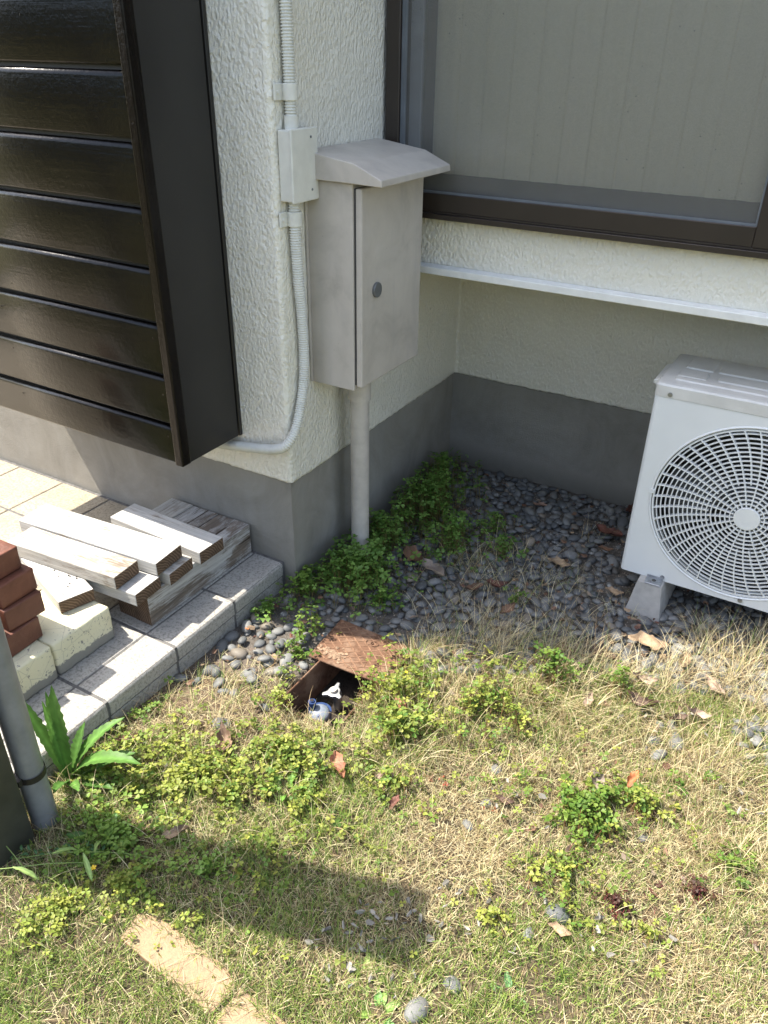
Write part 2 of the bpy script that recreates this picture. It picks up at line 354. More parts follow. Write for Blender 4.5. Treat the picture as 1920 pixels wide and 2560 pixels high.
# ================================================================ HOUSE
house = thing('house', 'cream stuccoed house wall with grey mortar foundation and projecting brown framed window', 'house')
def path_wall(name, path, zs, mat, amp=.0, rag=.0, lip=.02, seed=0):
    """vertical sheet following a plan path; ragged lower edge with a lip turned inwards; the path's left side is the inside"""
    P = np.array(path, float); zs = np.array(zs, float); n = len(P); t = np.gradient(P, axis=0); t /= np.linalg.norm(t, axis=1)[:, None]; nrm = np.stack([t[:, 1], -t[:, 0]], 1)
    s = np.concatenate([[0], np.cumsum(np.linalg.norm(np.diff(P, axis=0), axis=1))]); V = np.zeros((n, len(zs) + 1, 3))
    for j, z in enumerate(zs):
        o = amp * (vnoise(s * 28 + seed, np.full(n, z * 28)) - .5) * 2
        V[:, j + 1, :2] = P + nrm * o[:, None]; V[:, j + 1, 2] = z
    r = rag * (vnoise(s * 60 + seed, s * 0) + vnoise(s * 160, s * 0 + 3) * .6 - .8); V[:, 1, 2] += r; V[:, 0] = V[:, 1]; V[:, 0, :2] -= nrm * lip
    i = np.arange(n * (len(zs) + 1)).reshape(n, -1); F = np.stack([i[:-1, :-1], i[1:, :-1], i[1:, 1:], i[:-1, 1:]], -1).reshape(-1, 4)
    return link(name, npmesh(name, V.reshape(-1, 3), F), mat, house)
arc = [(-.014 + .014 * math.sin(a), .014 - .014 * math.cos(a)) for a in np.linspace(0, math.pi / 2, 6)]
path = [(-4.2, 0)] + [(x, 0) for x in np.linspace(-1.4, -.022, 170)] + arc + [(0, y) for y in np.linspace(.02, 1.05, 130)] + [(.006, 1.056)] + [(x, 1.056) for x in np.linspace(.012, 2.4, 300)] + [(5., 1.056)]
path_wall('stucco_wall', path, [.381, .386, .392] + list(np.arange(.4, 1.62, .012)) + [1.9, 2.6, 4.6], M['stucco'], .0012, .004, .03)
fp = [(-4.2, .008), (-.008, .008), (-.008, 1.064), (5., 1.064)]
bm = bmesh.new()
lo = [bm.verts.new((*p, -.12)) for p in fp]; hi = [bm.verts.new((*p, .386)) for p in fp]
for i in range(3): bm.faces.new((lo[i], lo[i + 1], hi[i + 1], hi[i]))
bmobj('foundation', bm, M['foundation'], house)
# projecting bay with the window
path_wall('bay_stucco', [(x, .525) for x in np.linspace(.002, 2.4, 280)] + [(5., .525)], [.914, .917] + list(np.arange(.925, 1.046, .012)) + [1.046], M['stucco'], .0014, 0, .01, 5)
path_wall('bay_stucco', [(x, .525) for x in np.linspace(.002, 2.4, 60)] + [(5., .525)], [2.12, 2.3, 4.6], M['stucco'], 0, 0, .03, 5)
boxo('bay_soffit', (.002, 5., .53, 1.06, .893, .905), M['soffit'], house, 0)
bm = bmesh.new(); prism(bm, [(.498, .890), (.56, .890), (.56, .9145), (.522, .9145), (.515, .911), (.498, .911)], .001, 5., 'x'); bevel(bm, .002, 1)
bmobj('ledge_trim', bm, M['white_trim'], house)
win = bpy.data.objects.new('window', None); C.objects.link(win); win.parent = house
def wb(name, b, mat, bev=.0015): return boxo(name, b, mat, win, bev, 1)
wb('frame', (.009, .051, .488, .60, 1.046, 2.12), M['bronze'])
bm = bmesh.new(); abox(bm, .0512, 5., .482, .60, 1.046, 1.060); abox(bm, .0512, 5., .490, .512, 1.0602, 1.066); bevel(bm, .001, 1); bmobj('sill_track', bm, M['bronze'], win)
wb('screen_rail', (.0512, 1.0, .4895, .508, 1.0662, 1.112), M['bronze'])
wb('screen_stile', (.0512, .062, .496, .512, 1.1125, 2.08), M['rubber'])
wb('screen_stile', (1.0002, 1.045, .4885, .508, 1.0662, 2.08), M['bronze'])
wb('frame_head', (.0512, 5., .488, .60, 2.082, 2.118), M['bronze'])
wb('gasket', (.0622, 1.0, .494, .500, 1.1122, 1.1175), M['rubber'], 0)
wb('gasket', (.0622, .0665, .494, .500, 1.1177, 2.08), M['rubber'], 0)
wb('gasket', (.9955, 1.0, .494, .500, 1.1177, 2.08), M['rubber'], 0)
def sheet(name, pts, mat, parent):
    bm = bmesh.new(); bm.faces.new([bm.verts.new(p) for p in pts]); return bmobj(name, bm, mat, parent)
sheet('insect_screen', [(.062, .5025, 1.112), (1.0, .5025, 1.112), (1.0, .5025, 2.08), (.062, .5025, 2.08)], M['screen'], win)
boxo('pane', (.10, 4.9, .530, .534, 1.08, 2.08), M['glass'], win, 0)
wb('sash', (.064, .100, .522, .545, 1.067, 2.08), M['rubber'])
wb('sash', (.1002, 4.9, .522, .545, 1.067, 1.0795), M['rubber'])
wb('sash', (1.046, 1.10, .512, .529, 1.067, 2.08), M['bronze'])
bm = bmesh.new()
pts = []
for i in range(3000):
    x = .10 + i * .0016; ph = x * 2 * math.pi / .046
    y = .592 + .0022 * math.sin(ph + 1.5 * math.sin(x * 11)) + (.006 if (i % 47) < 2 else 0) + .002 * math.sin(x * 70)
    pts.append((x, y))
vb = [bm.verts.new((x, y, 1.150)) for x, y in pts]; vt = [bm.verts.new((x * 1.0, y, 2.1)) for x, y in pts]
for i in range(len(pts) - 1): bm.faces.new((vb[i], vb[i + 1], vt[i + 1], vt[i]))
bmobj('curtain', bm, M['curtain'], win, True)
bm = bmesh.new(); abox(bm, .0, 5., .546, .70, 1.055, 1.078); abox(bm, 0, 5., .70, .71, 1.0, 2.2); bmobj('room_backing', bm, M['interior'], win)

# shutter box
sb = thing('shutter_box', 'tall dark brown shutter storage box clad in glossy lapped boards on the house wall', 'shutter box', (-.62, -.12, .5))
def sbx(name, bm, mat, **k):
    o = bmobj(name, bm, mat, sb, **k); o.matrix_parent_inverse = Matrix.Translation((.62, .12, -.5)); return o
edges = [.5, .612, .746, .879, 1.012, 1.146, 1.281, 1.418, 1.553, 1.688, 1.823, 1.96]
for i in range(len(edges) - 1):
    a, b = edges[i], edges[i + 1]; bm = bmesh.new(); w = .0015 * random.uniform(-1, 1)
    prof = [(-.226, a + .002), (-.2405 + w, a + .002), (-.2425 + w, a + .006), (-.2425 + w, b - .0205)] + [(-.2305 + w - .012 * math.cos(t), b - .0205 + .012 * math.sin(t)) for t in np.linspace(.12, math.pi / 2, 8)] + [(-.226, b - .0085)]
    prism(bm, prof, -1.07, -.1905, 'x')
    for f in bm.faces: f.smooth = len(f.verts) == 4
    o = sbx('board', bm, M['board'])
bm = bmesh.new(); abox(bm, -1.066, -.20, -.2255, -.004, .502, 1.955); sbx('carcass', bm, M['band'])
bm = bmesh.new(); abox(bm, -.190, -.1635, -.2475, -.2135, .496, 1.965); bevel(bm, .004, 2); sbx('corner_trim', bm, M['trim'])
bm = bmesh.new(); abox(bm, -.1745, -.1668, -.2130, -.017, .497, 1.962); bevel(bm, .001, 1); sbx('side_panel', bm, M['side'])
bm = bmesh.new(); abox(bm, -.1745, -.1635, -.0135, -.0015, .496, 1.965); bevel(bm, .001, 1); sbx('rear_trim', bm, M['side'])
bm = bmesh.new(); abox(bm, -1.08, -.155, -.255, -.001, 1.967, 1.985); sbx('cap', bm, M['side'])
bm = bmesh.new()
for i in range(1, 11):
    for x in (-.205, -.47, -.78):
        z = edges[i] - .035 - random.random() * .02
        cyl(bm, (x + random.uniform(-.008, .008), -.2428, z), .0022, .0016, 'Y', 8)
sbx('nail_heads', bm, M['trim'])['kind'] = 'stuff'

# ================================================================ PORCH
porch = bpy.data.objects.new('porch', None); C.objects.link(porch); tag(porch, 'low tiled porch slab', None, None, 'structure')
PZ = .0945; PXE = -.0465; jy = [-.002] + [-.2312 - .235 * k for k in range(8)]; g = .0045
boxo('grout_bed', (-3.2, PXE - .004, -1.876, .006, -.06, PZ - .0025), M['grout'], porch, 0)
tile_mesh = {}
def tile(x0, x1, y0, y1, mat):
    k = (round(x1 - x0, 3), round(y1 - y0, 3), mat)
    if k not in tile_mesh:
        bm = bmesh.new(); w, h = x1 - x0, y1 - y0; abox(bm, 0, w, 0, h, -.012, 0); bevel(bm, .0018, 1)
        me = bpy.data.meshes.new('tile'); bm.to_mesh(me); bm.free(); me.materials.append(M[mat]); tile_mesh[k] = me
    o = bpy.data.objects.new('tile', tile_mesh[k]); C.objects.link(o); o.parent = porch; o.location = (x0, y0, PZ + random.uniform(-.0004, .0004))
jx = [-.155, -.32] + [-.555 - .235 * k for k in range(11)]
for a, b in zip(jy[:-1], jy[1:]):
    for c, d in zip(jx[:-1], jx[1:]): tile(d + g / 2 + .001, c - g / 2 - .001, b + g, a - g, 'nose' if c > -.2 else 'tile')
    bm = bmesh.new()                                      # nosing tile with a rounded lip
    prof = [(-.155 + g, PZ - .012), (-.155 + g, PZ)] + [(PXE - .014 + .014 * math.sin(t), PZ - .010 + .010 * math.cos(t)) for t in np.linspace(0, math.pi / 2, 6)] + [(PXE + .0005, .051), (PXE - .010, .049), (PXE - .010, PZ - .012)]
    prism(bm, prof, b + g, a - g, 'y'); bmobj('nosing_tile', bm, M['nose'], porch, False)
    boxo('riser_tile', (PXE - .012, PXE - .002, b + g, a - g, -.06, .0435), M['nose'], porch, .0015, 1)

# ================================================================ timbers
def timber(label, corners, z0, z1, mat, L=None, group='offcuts of white painted timber stacked on the porch', tilt=0, name='timber'):
    """corners: right-back, right-front of the end face and a left point; long axis runs left"""
    (ax, ay), (bx, by), (cx, cy) = corners
    mid = Vector(((ax + bx) / 2, (ay + by) / 2)); w = math.hypot(ax - bx, ay - by); d = Vector((cx, cy)) - Vector((bx, by)); L = L or d.length; ang = math.atan2(-d.y, -d.x)
    bm = bmesh.new(); h = z1 - z0; v = abox(bm, -L / 2, L / 2, -w / 2, w / 2, -h / 2, h / 2); bevel(bm, .0028, 2)
    for q in bm.verts: q.co += Vector((0, .0009 * math.sin(q.co.x * 31 + ax * 50), .0007 * math.sin(q.co.x * 23)))
    bm.normal_update()
    for f in bm.faces: f.material_index = 1 if abs(f.normal.x) > .6 else 0
    e = Vector((math.cos(ang), math.sin(ang))); c = mid - e * L / 2
    o = bmobj(name, bm, [M[mat], M['wood_end']], None, False, (c.x, c.y, (z0 + z1) / 2), (0, tilt, ang)); return tag(o, label, 'timber', group)
Zt = PZ + .001
# beams lying against the wall (long axis along Y)
for x0, x1, y0, lab, mt, hh in ((-.225, -.163, -.435, 'long weathered white beam at the outer edge of the porch, nearest the pebbles', 'wood_worn', .196), (-.2865, -.2265, -.434, 'second weathered beam in from the porch edge, flush with the outer one', 'wood_worn', .194),
    (-.339, -.288, -.372, 'third beam in, its layered dark end set back under the planks', 'wood_worn', .195), (-.3905, -.3405, -.366, 'fourth beam in from the porch edge, streaked white and brown', 'wood_worn', .193), (-.482, -.392, -.36, 'innermost broad beam against the foundation, patchy white paint', 'wood_mid', .195)):
    w = x1 - x0; L = -.006 - y0
    timber(lab, ((x1, y0), (x0, y0), (x0, y0 + L)), Zt, hh, mt, L, 'weathered beams lying side by side on the porch', name='beam')
timber('short board laid square across the beams, nearest the wall, half in shade', ((-.137, -.152), (-.141, -.249), (-.50, -.243)), .1975, .2385, 'wood_white')
timber('board under the upper pair whose dark end shows beside the half shaded board', ((-.146, -.272), (-.141, -.368), (-.50, -.392)), .1975, .2355, 'wood_mid')
timber('board with a dark brown end peeping out below the knotted board', ((-.150, -.385), (-.158, -.480), (-.52, -.505)), .1965, .2345, 'wood_white')
timber('upper board of the pair behind the knotted one, a long crack along its top', ((-.171, -.287), (-.155, -.391), (-.650, -.435)), .2375, .2775, 'wood_white', tilt=.0)
timber('topmost front board with a big knot and bare wood grain on its side', ((-.208, -.405), (-.209, -.494), (-.587, -.527)), .2365, .277, 'wood_mid')
timber('low board with black specks resting on the cream painted block', ((-.262, -.517), (-.291, -.605), (-.62, -.497)), .1985, .2355, 'wood_white')

# painted masonry blocks
def block(name, label, b, mat, cat, group, bev=.006, seed=0, rz=0, wob=.0022):
    x0, x1, y0, y1, z0, z1 = b; c = Vector(((x0 + x1) / 2, (y0 + y1) / 2, z0)); bm = bmesh.new(); abox(bm, x0 - c.x, x1 - c.x, y0 - c.y, y1 - c.y, 0, z1 - z0)
    bevel(bm, bev, 2); bmesh.ops.subdivide_edges(bm, edges=[e for e in bm.edges if e.calc_length() > .03], cuts=6, use_grid_fill=True)
    for v in bm.verts:
        s = seed * 7 + 1; n = Vector((math.sin(v.co.y * 90 + s) + math.sin(v.co.z * 170 + s), math.sin(v.co.x * 110 + s * 2) + math.sin(v.co.z * 130), math.sin(v.co.x * 80 + v.co.y * 95 + s)))
        v.co += n * wob * .35 * (1 if v.co.z > .002 else 0)
    return tag(bmobj(name, bm, M[mat], None, True, c, (0, 0, rz)), label, cat, group)
G = 'cream painted masonry blocks on the porch'
block('masonry_block', 'cream block with flaking paint carrying the speckled low board', (-.425, -.214, -.698, -.517, Zt, .196), 'cblock', 'block', G, .007, 1)
block('masonry_block', 'cream cracked block in front, beside the grey downpipe and the weed', (-.44, -.212, -.884, -.7015, Zt, .197), 'cblock', 'block', G, .007, 2)
G = 'dark red bricks piled on the cream blocks'
for i, (x1, y1, z, lab) in enumerate(((-.257, -.691, .1985, 'lowest dark red brick of the pile, resting on the cream block'), (-.262, -.659, .260, 'second dark red brick from the bottom of the pile'),
                                      (-.272, -.663, .3215, 'dark red brick just below the top of the pile'), (-.293, -.674, .383, 'topmost dark red brick of the pile, its top face in the sun'))):
    block('brick', lab, (x1 - .205, x1, y1 - .10 - .0 * i, y1, z, z + .0595), 'brick', 'brick', G, .003, 3 + i, (.05, -.04, .03, .02)[i], .0008)
for i, (x1, y1, z, lab) in enumerate(((-.262, -.80, .1985, 'lowest brick of the front row, behind the downpipe'), (-.262, -.775, .260, 'middle brick of the front row, behind the downpipe'), (-.28, -.79, .3215, 'upper brick of the front row, behind the downpipe'))):
    block('brick', lab, (x1 - .205, x1, y1 - .10, y1, z, z + .0595), 'brick', 'brick', G, .003, 9 + i, (.02, -.02, .0)[i], .0008)

# unseen hedge added behind the camera to darken reflections in the boards and glass
M['hedge'] = simple('hedge_leaves', (.045, .075, .025), .7, .3, 0, .6, 9, .02, 40)
hv = []; hf = []
hx = np.linspace(-9, 9, 120); prof_h = [(-6.0, 0), (-5.9, .6), (-5.85, 1.2), (-5.9, 1.8), (-6.05, 2.25), (-6.4, 2.4), (-6.8, 2.3), (-6.95, 1.2), (-6.9, 0)]
for i, x in enumerate(hx):
    for j, (y, z) in enumerate(prof_h): hv.append((x, y + .16 * (float(fbm(x + 20, z + y + 20, 1.8, 3)) - .5) * 2, z + (.16 * (float(fbm(x + 40, y + 20, 2.2, 3)) - .5) * 2 if z > 0 else 0)))
for i in range(119):
    for j in range(8): a_ = i * 9 + j; hf.append((a_, a_ + 9, a_ + 10, a_ + 1))
tag(link('hedge', npmesh('hedge', hv, hf), M['hedge']), 'dark green garden hedge added behind the camera for the glossy boards to reflect', 'hedge')

# ================================================================ meter box
mb = thing('meter_box', 'beige metal cabinet with sloping hood and round lock on the side wall', 'cabinet')
boxo('cabinet_body', (.004, .139, .118, .438, .652, 1.178), M['box'], mb, .003)
boxo('back_plate', (.0015, .006, .110, .446, .655, 1.17), M['box'], mb, .001, 1)
boxo('gap_shade', (.1385, .1445, .124, .432, .668, 1.165), M['box_dark'], mb, 0)  # near-black filler, its colour stands for the shade in the door gap
boxo('door', (.1445, .1625, .122, .437, .664, 1.166), M['box'], mb, .0035)
bm = bmesh.new(); prof = [(.003, 1.180), (.003, 1.246), (.030, 1.245), (.150, 1.2235), (.2265, 1.190), (.2285, 1.175), (.2245, 1.175), (.2225, 1.185), (.146, 1.213), (.142, 1.180)]
prism(bm, [(.003, 1.180), (.003, 1.2425), (.03, 1.2405), (.152, 1.2235), (.2275, 1.192), (.229, 1.1765), (.15, 1.1785)], .103, .460, 'y'); bevel(bm, .0022, 2); bmobj('hood', bm, M['box'], mb)
bm = bmesh.new(); cyl(bm, (.166, .191, .914), .0195, .008, 'X', 28); bevel(bm, .0015, 2, [e for e in bm.edges if len(e.link_faces) == 2 and e.calc_face_angle(0) > 1]); lk = bmobj('lock', bm, M['lock'], mb, False)
sp = thing('supply_pipe', 'straight beige plastic pipe from the cabinet down into the clover', 'pipe', (.074, .25, 0))
bm = bmesh.new(); cyl(bm, (0, 0, .28), .0285, .68, 'Z', 28, cap=False); o = bmobj('pipe_shaft', bm, M['pvc'], sp, True)
bm = bmesh.new(); cyl(bm, (0, 0, .6105), .0335, .078, 'Z', 28); o = bmobj('socket', bm, M['pvc'], sp, False)
# junction box + corrugated conduit
jb = thing('junction_box', 'small cream painted junction box on the wall corner above the corrugated conduit', 'junction box')
boxo('box_body', (.002, .036, .015, .114, 1.138, 1.292), M['plastic'], jb, .003)
boxo('box_cover', (.0365, .0435, .012, .117, 1.135, 1.295), M['plastic'], jb, .003)
for zz in (1.275, 1.16): bm = bmesh.new(); cyl(bm, (.0438, .088, zz), .003, .0015, 'X', 10); bmobj('cover_screw', bm, M['lock'], jb)
cd = thing('conduit', 'white painted corrugated conduit bending round the wall corner under the shutter box', 'conduit')
def corrugated(name, pts):
    P = catmull(pts, .0016); s = 0; R = []
    for i, p in enumerate(P):
        if i: s += (P[i] - P[i - 1]).length
        R.append(  .0130 + .0019 * math.tanh(1.6 * math.sin(2 * math.pi * s / .0062)))
    bm = bmesh.new(); sweep(bm, P, R, 12); return bmobj(name, bm, M['plastic'], cd, True)
corrugated('tube', [(.0175, .052, 2.5), (.0175, .050, 1.9), (.0175, .049, 1.6), (.0175, .050, 1.31)])
corrugated('tube', [(.0175, .047, 1.136), (.018, .046, 1.05), (.0175, .052, .95), (.0175, .060, .85), (.0175, .062, .76), (.0175, .056, .68), (.018, .036, .61), (.019, .008, .555), (.014, -.014, .525), (-.006, -.024, .503), (-.05, -.0215, .486), (-.11, -.0185, .474), (-.2, -.018, .46), (-.34, -.018, .445), (-.6, -.018, .44)])
bm = bmesh.new(); cyl(bm, (.0175, .050, 1.306), .0165, .028, 'Z', 20); bmobj('coupler', bm, M['plastic'], cd, False)
def clamp(name, y, z):
    bm = bmesh.new(); n = 14; pr = []
    out = [(.002, y - .043), (.0065, y - .041), (.0065, y - .020)] + [(.0175 + .0178 * math.cos(t), y + .0178 * math.sin(t)) for t in np.linspace(-2.3, 2.2, n)] + [(.0065, y + .018), (.002, y + .018)]
    prism(bm, out, z - .017, z + .017, 'z'); bevel(bm, .0012, 1); cyl(bm, (.0078, y - .031, z), .0045, .004, 'X', 10); bmobj(name, bm, M['plastic'], cd)
clamp('clamp', .050, 1.368); clamp('clamp', .0475, 1.096)

# ================================================================ air conditioner
AX, AY, AZ0, AZ1 = .851, .482, .114, .672; AW, AD = .80, .275
ac = thing('outdoor_unit', 'white air conditioner outdoor unit with round fan grille on resin blocks', 'air conditioner', (AX + AW / 2, AY + AD / 2, AZ0))
inv = Matrix.Translation((-(AX + AW / 2), -(AY + AD / 2), -AZ0))
def ap(name, bm, mat, parent=None, smooth=False):
    o = bmobj(name, bm, mat, parent or ac, smooth)
    if parent is None: o.matrix_parent_inverse = inv
    return o
cx, cz, R = AX + .299, .386, .2555
bm = bmesh.new(); N = 96; ring = []; outer = []
def rect_pt(a):
    dx, dz = math.cos(a), math.sin(a); x0, x1, z0, z1 = AX + .012 - cx, AX + AW - .012 - cx, AZ0 - cz, AZ1 - .001 - cz
    t = min((x1 / dx if dx > 1e-6 else 1e9), (x0 / dx if dx < -1e-6 else 1e9), (z1 / dz if dz > 1e-6 else 1e9), (z0 / dz if dz < -1e-6 else 1e9)); return cx + dx * t, cz + dz * t
angs = sorted([2 * math.pi * k / N for k in range(N)] + [math.atan2(zz, xx) % (2 * math.pi) for xx in (AX + .012 - cx, AX + AW - .012 - cx) for zz in (AZ0 - cz, AZ1 - .001 - cz)])
rows = []
for a in angs:
    c, s = math.cos(a), math.sin(a); ox, oz = rect_pt(a)
    rows.append([bm.verts.new(p) for p in ((ox, AY, oz), (cx + (R + .004) * c, AY, cz + (R + .004) * s), (cx + R * c, AY - .002, cz + R * s), (cx + (R - .003) * c, AY, cz + (R - .003) * s), (cx + (R - .006) * c, AY + .035, cz + (R - .006) * s))])
n = len(rows)
for i in range(n):
    a, b = rows[i], rows[(i + 1) % n]
    for k in range(4): bm.faces.new((a[k], b[k], b[k + 1], a[k + 1]))
# rounded left and right corners, sides, back, bottom
prof = [(AX + .012, AY)] + [(AX + .012 - .012 * math.sin(t), AY + .012 - .012 * math.cos(t)) for t in np.linspace(.2, math.pi / 2, 6)] + [(AX, AY + AD), (AX + AW, AY + AD)] + [(AX + AW - .012 + .012 * math.cos(t), AY + .012 - .012 * math.sin(t)) for t in np.linspace(0, math.pi / 2 - .2, 6)] + [(AX + AW - .012, AY)]
lo = [bm.verts.new((x, y, AZ0)) for x, y in prof]; hi = [bm.verts.new((x, y, AZ1 - .001)) for x, y in prof]
for i in range(len(prof) - 1): bm.faces.new((lo[i], hi[i], hi[i + 1], lo[i + 1]))
bm.faces.new(lo); bmesh.ops.remove_doubles(bm, verts=bm.verts[:], dist=1e-5); bmesh.ops.recalc_face_normals(bm, faces=bm.faces[:])
for f in bm.faces: f.smooth = False
ap('casing', bm, M['ac'])
# top cover
bm = bmesh.new()
def rr(x0, x1, y0, y1, r, k=4): return [(cxx + r * math.cos(a), cyy + r * math.sin(a)) for (cxx, cyy, a0) in ((x1 - r, y0 + r, -math.pi / 2), (x1 - r, y1 - r, 0), (x0 + r, y1 - r, math.pi / 2), (x0 + r, y0 + r, math.pi)) for a in np.linspace(a0, a0 + math.pi / 2, k)]
L0 = [(AX - .0015, AX + AW + .0015, AY - .0018, AY + AD + .001, AZ1), (AX - .0015, AX + AW + .0015, AY - .0018, AY + AD + .001, .702), (AX + .002, AX + AW - .002, AY + .003, AY + AD - .003, .7065), (AX + .010, AX + AW - .01, AY + .014, AY + AD - .010, .7075)]
lays = [[bm.verts.new((x, y, z)) for x, y in rr(a, b, c, d, .012)] for a, b, c, d, z in L0]
for p, q in zip(lays[:-1], lays[1:]):
    for i in range(len(p)): bm.faces.new((p[i], p[(i + 1) % len(p)], q[(i + 1) % len(p)], q[i]))
bm.faces.new(lays[-1]); bm.faces.new(lays[0][::-1])
def pad(x0, x1, y0, y1, z, h=.0032):
    a = [bm.verts.new((x, y, z)) for x, y in rr(x0, x1, y0, y1, .008, 3)]; b = [bm.verts.new((x, y, z + h)) for x, y in rr(x0 + .004, x1 - .004, y0 + .004, y1 - .004, .006, 3)]
    for i in range(len(a)): bm.faces.new((a[i], a[(i + 1) % len(a)], b[(i + 1) % len(a)], b[i]))
    bm.faces.new(b)
pad(AX + .04, AX + .115, AY + .150, AY + .255, .7076); pad(AX + .035, AX + .60, AY + .042, AY + .074, .7076); pad(AX + .035, AX + .11, AY + .074, AY + .132, .7076); pad(AX + .135, AX + .62, AY + .085, AY + .128, .7076); pad(AX + .125, AX + .62, AY + .152, AY + .215, .7076)
pad(AX + .64, AX + .77, AY + .04, AY + .24, .7076)
ap('top_cover', bm, M['ac_top'])
bm = bmesh.new(); prism(bm, [(AX - .002, .678), (AX - .018, .684), (AX - .018, .694), (AX - .002, .7005)], AY + .05, AY + .19, 'y'); bevel(bm, .002, 1); ap('side_handle', bm, M['ac_top'])
# fan grille
bm = bmesh.new(); gy0 = AY + .001
def gring(r, w, d, y, seg=112):
    v = [[bm.verts.new((cx + rr_ * math.cos(2 * math.pi * k / seg), yy, cz + rr_ * math.sin(2 * math.pi * k / seg))) for rr_, yy in ((r - w / 2, y), (r + w / 2, y), (r + w / 2, y + d), (r - w / 2, y + d))] for k in range(seg)]
    for k in range(seg):
        a, b = v[k], v[(k + 1) % seg]
        for i in range(4): bm.faces.new((a[i], b[i], b[(i + 1) % 4], a[(i + 1) % 4]))
def dome(r): return -.010 * (1 - (r / R) ** 2)         # the grille bulges forward
gring(R - .008, .0045, .006, gy0); gring(R - .018, .0028, .010, gy0 + .001)
nr = 16
rads = [.043 + (R - .030 - .043) * i / (nr - 1) for i in range(nr)]
for r in rads: gring(r, .0031, .005, gy0 + dome(r), 96)
def spoke(a0, r0, r1):
    k = 7; w = .0018; prev = None
    for i in range(k + 1):
        r = r0 + (r1 - r0) * i / k; a = a0 + .16 * (r / R) ** 2; y = gy0 + dome(r) + (.0008); c, s = math.cos(a), math.sin(a)
        cur = [bm.verts.new((cx + r * c + q * -s * w, y + d, cz + r * s + q * c * w)) for q, d in ((-1, 0), (1, 0), (1, .011), (-1, .011))]
        if prev:
            for j in range(4): bm.faces.new((prev[j], cur[j], cur[(j + 1) % 4], prev[(j + 1) % 4]))
        prev = cur
NS = 42
for k in range(NS): spoke(2 * math.pi * k / NS + .03, .034 if k % 2 == 0 else .098, R - .008)
grl = ap('fan_grille', bm, M['ac'])
bm = bmesh.new(); cyl(bm, (cx, gy0 - .009, cz), .0335, .008, 'Y', 36); bevel(bm, .002, 2, [e for e in bm.edges if len(e.link_faces) == 2 and e.calc_face_angle(0) > 1]); ap('hub_cap', bm, M['ac'])
bm = bmesh.new(); cyl(bm, (AX + .044 + .0, gy0 - .001, cz + .008), .0075, .006, 'Y', 16); ap('grille_lug', bm, M['ac'])
bm = bmesh.new(); cyl(bm, (cx, AY + .13, cz), R - .006, .19, 'Y', 64, cap=False); bmesh.ops.create_circle(bm, cap_ends=True, segments=64, radius=R - .004, matrix=Matrix.Translation((cx, AY + .225, cz)) @ Matrix.Rotation(math.pi / 2, 4, 'X')); ap('fan_duct', bm, M['ac_dark'])
bm = bmesh.new()
for b in range(3):
    prev = None
    for i in range(9):
        r = .045 + .185 * i / 8; a0 = b * 2.094 + .5 + .35 * (r / .23); wd = .55 + .35 * (r / .23)
        cur = [bm.verts.new((cx + r * math.cos(a0 + wd * t), AY + .055 + .075 * (1 - t), cz + r * math.sin(a0 + wd * t))) for t in (0, .33, .66, 1)]
        if prev:
            for j in range(3): bm.faces.new((prev[j], cur[j], cur[j + 1], prev[j + 1]))
        prev = cur
cyl(bm, (cx, AY + .09, cz), .05, .07, 'Y', 28)
ap('fan', bm, M['blade'], None, True)
bm = bmesh.new(); abox(bm, cx - .02, cx + .0, AY + .12, AY + .14, AZ0 + .02, AZ1 - .02); abox(bm, cx + .02, cx + .04, AY + .12, AY + .14, AZ0 + .02, AZ1 - .02); abox(bm, cx - .03, cx + .05, AY + .10, AY + .14, cz - .04, cz + .05); ap('motor_bracket', bm, M['blade'])
for (sx, sz) in ((AX + .040, .681), (AX + .124, .127), (AX + .340, .1275), (AX + .6, .681)):
    bm = bmesh.new(); cyl(bm, (sx, AY - .0035, sz), .0052, .004, 'Y', 14, .0035); cyl(bm, (sx, AY - .002, sz), .0065, .0012, 'Y', 14); ap('screw', bm, M['zinc'])
bm = bmesh.new(); abox(bm, AX + .082, AX + .128, AY - .040, AY - .001, .1165, .1195); bevel(bm, .0012, 1); abox(bm, AX + .082, AX + .128, AY - .0035, AY - .001, .1165, .124)
cyl(bm, (AX + .106, AY - .022, .1205), .011, .0025, 'Z', 20, cap=True); ap('mounting_foot', bm, M['zinc'])
bm = bmesh.new(); cyl(bm, (AX + .106, AY - .022, .1221), .0062, .0012, 'Z', 14); ap('foot_slot', bm, M['ac_dark'])
def foot(x, label):
    bm = bmesh.new(); pr = []
    for (w, z) in ((.052, -.01), (.051, .012), (.036, .110), (.034, .1145)): pr.append((w, z))
    n0 = [];
    for w, z in pr:
        yb = -.185 - (.012 if z < .05 else 0); n0.append([bm.verts.new((sx * w, sy * (yb if sy < 0 else yb), z)) for sx, sy in ((-1, 1), (1, 1), (1, -1), (-1, -1))])
    for a, b in zip(n0[:-1], n0[1:]):
        for i in range(4): bm.faces.new((a[i], a[(i + 1) % 4], b[(i + 1) % 4], b[i]))
    bm.faces.new(n0[-1]); bm.faces.new(n0[0][::-1]); bmesh.ops.recalc_face_normals(bm, faces=bm.faces[:]); bevel(bm, .003, 2)
    tag(bmobj('support_block', bm, M['foot'], None, False, (x, AY - .05 + .197, 0)), label, 'support block', 'resin blocks under the outdoor unit')
foot(AX + .098, 'pale grey tapered block under the left end of the air conditioner'); foot(AX + .70, 'grey support block under the right end of the air conditioner')

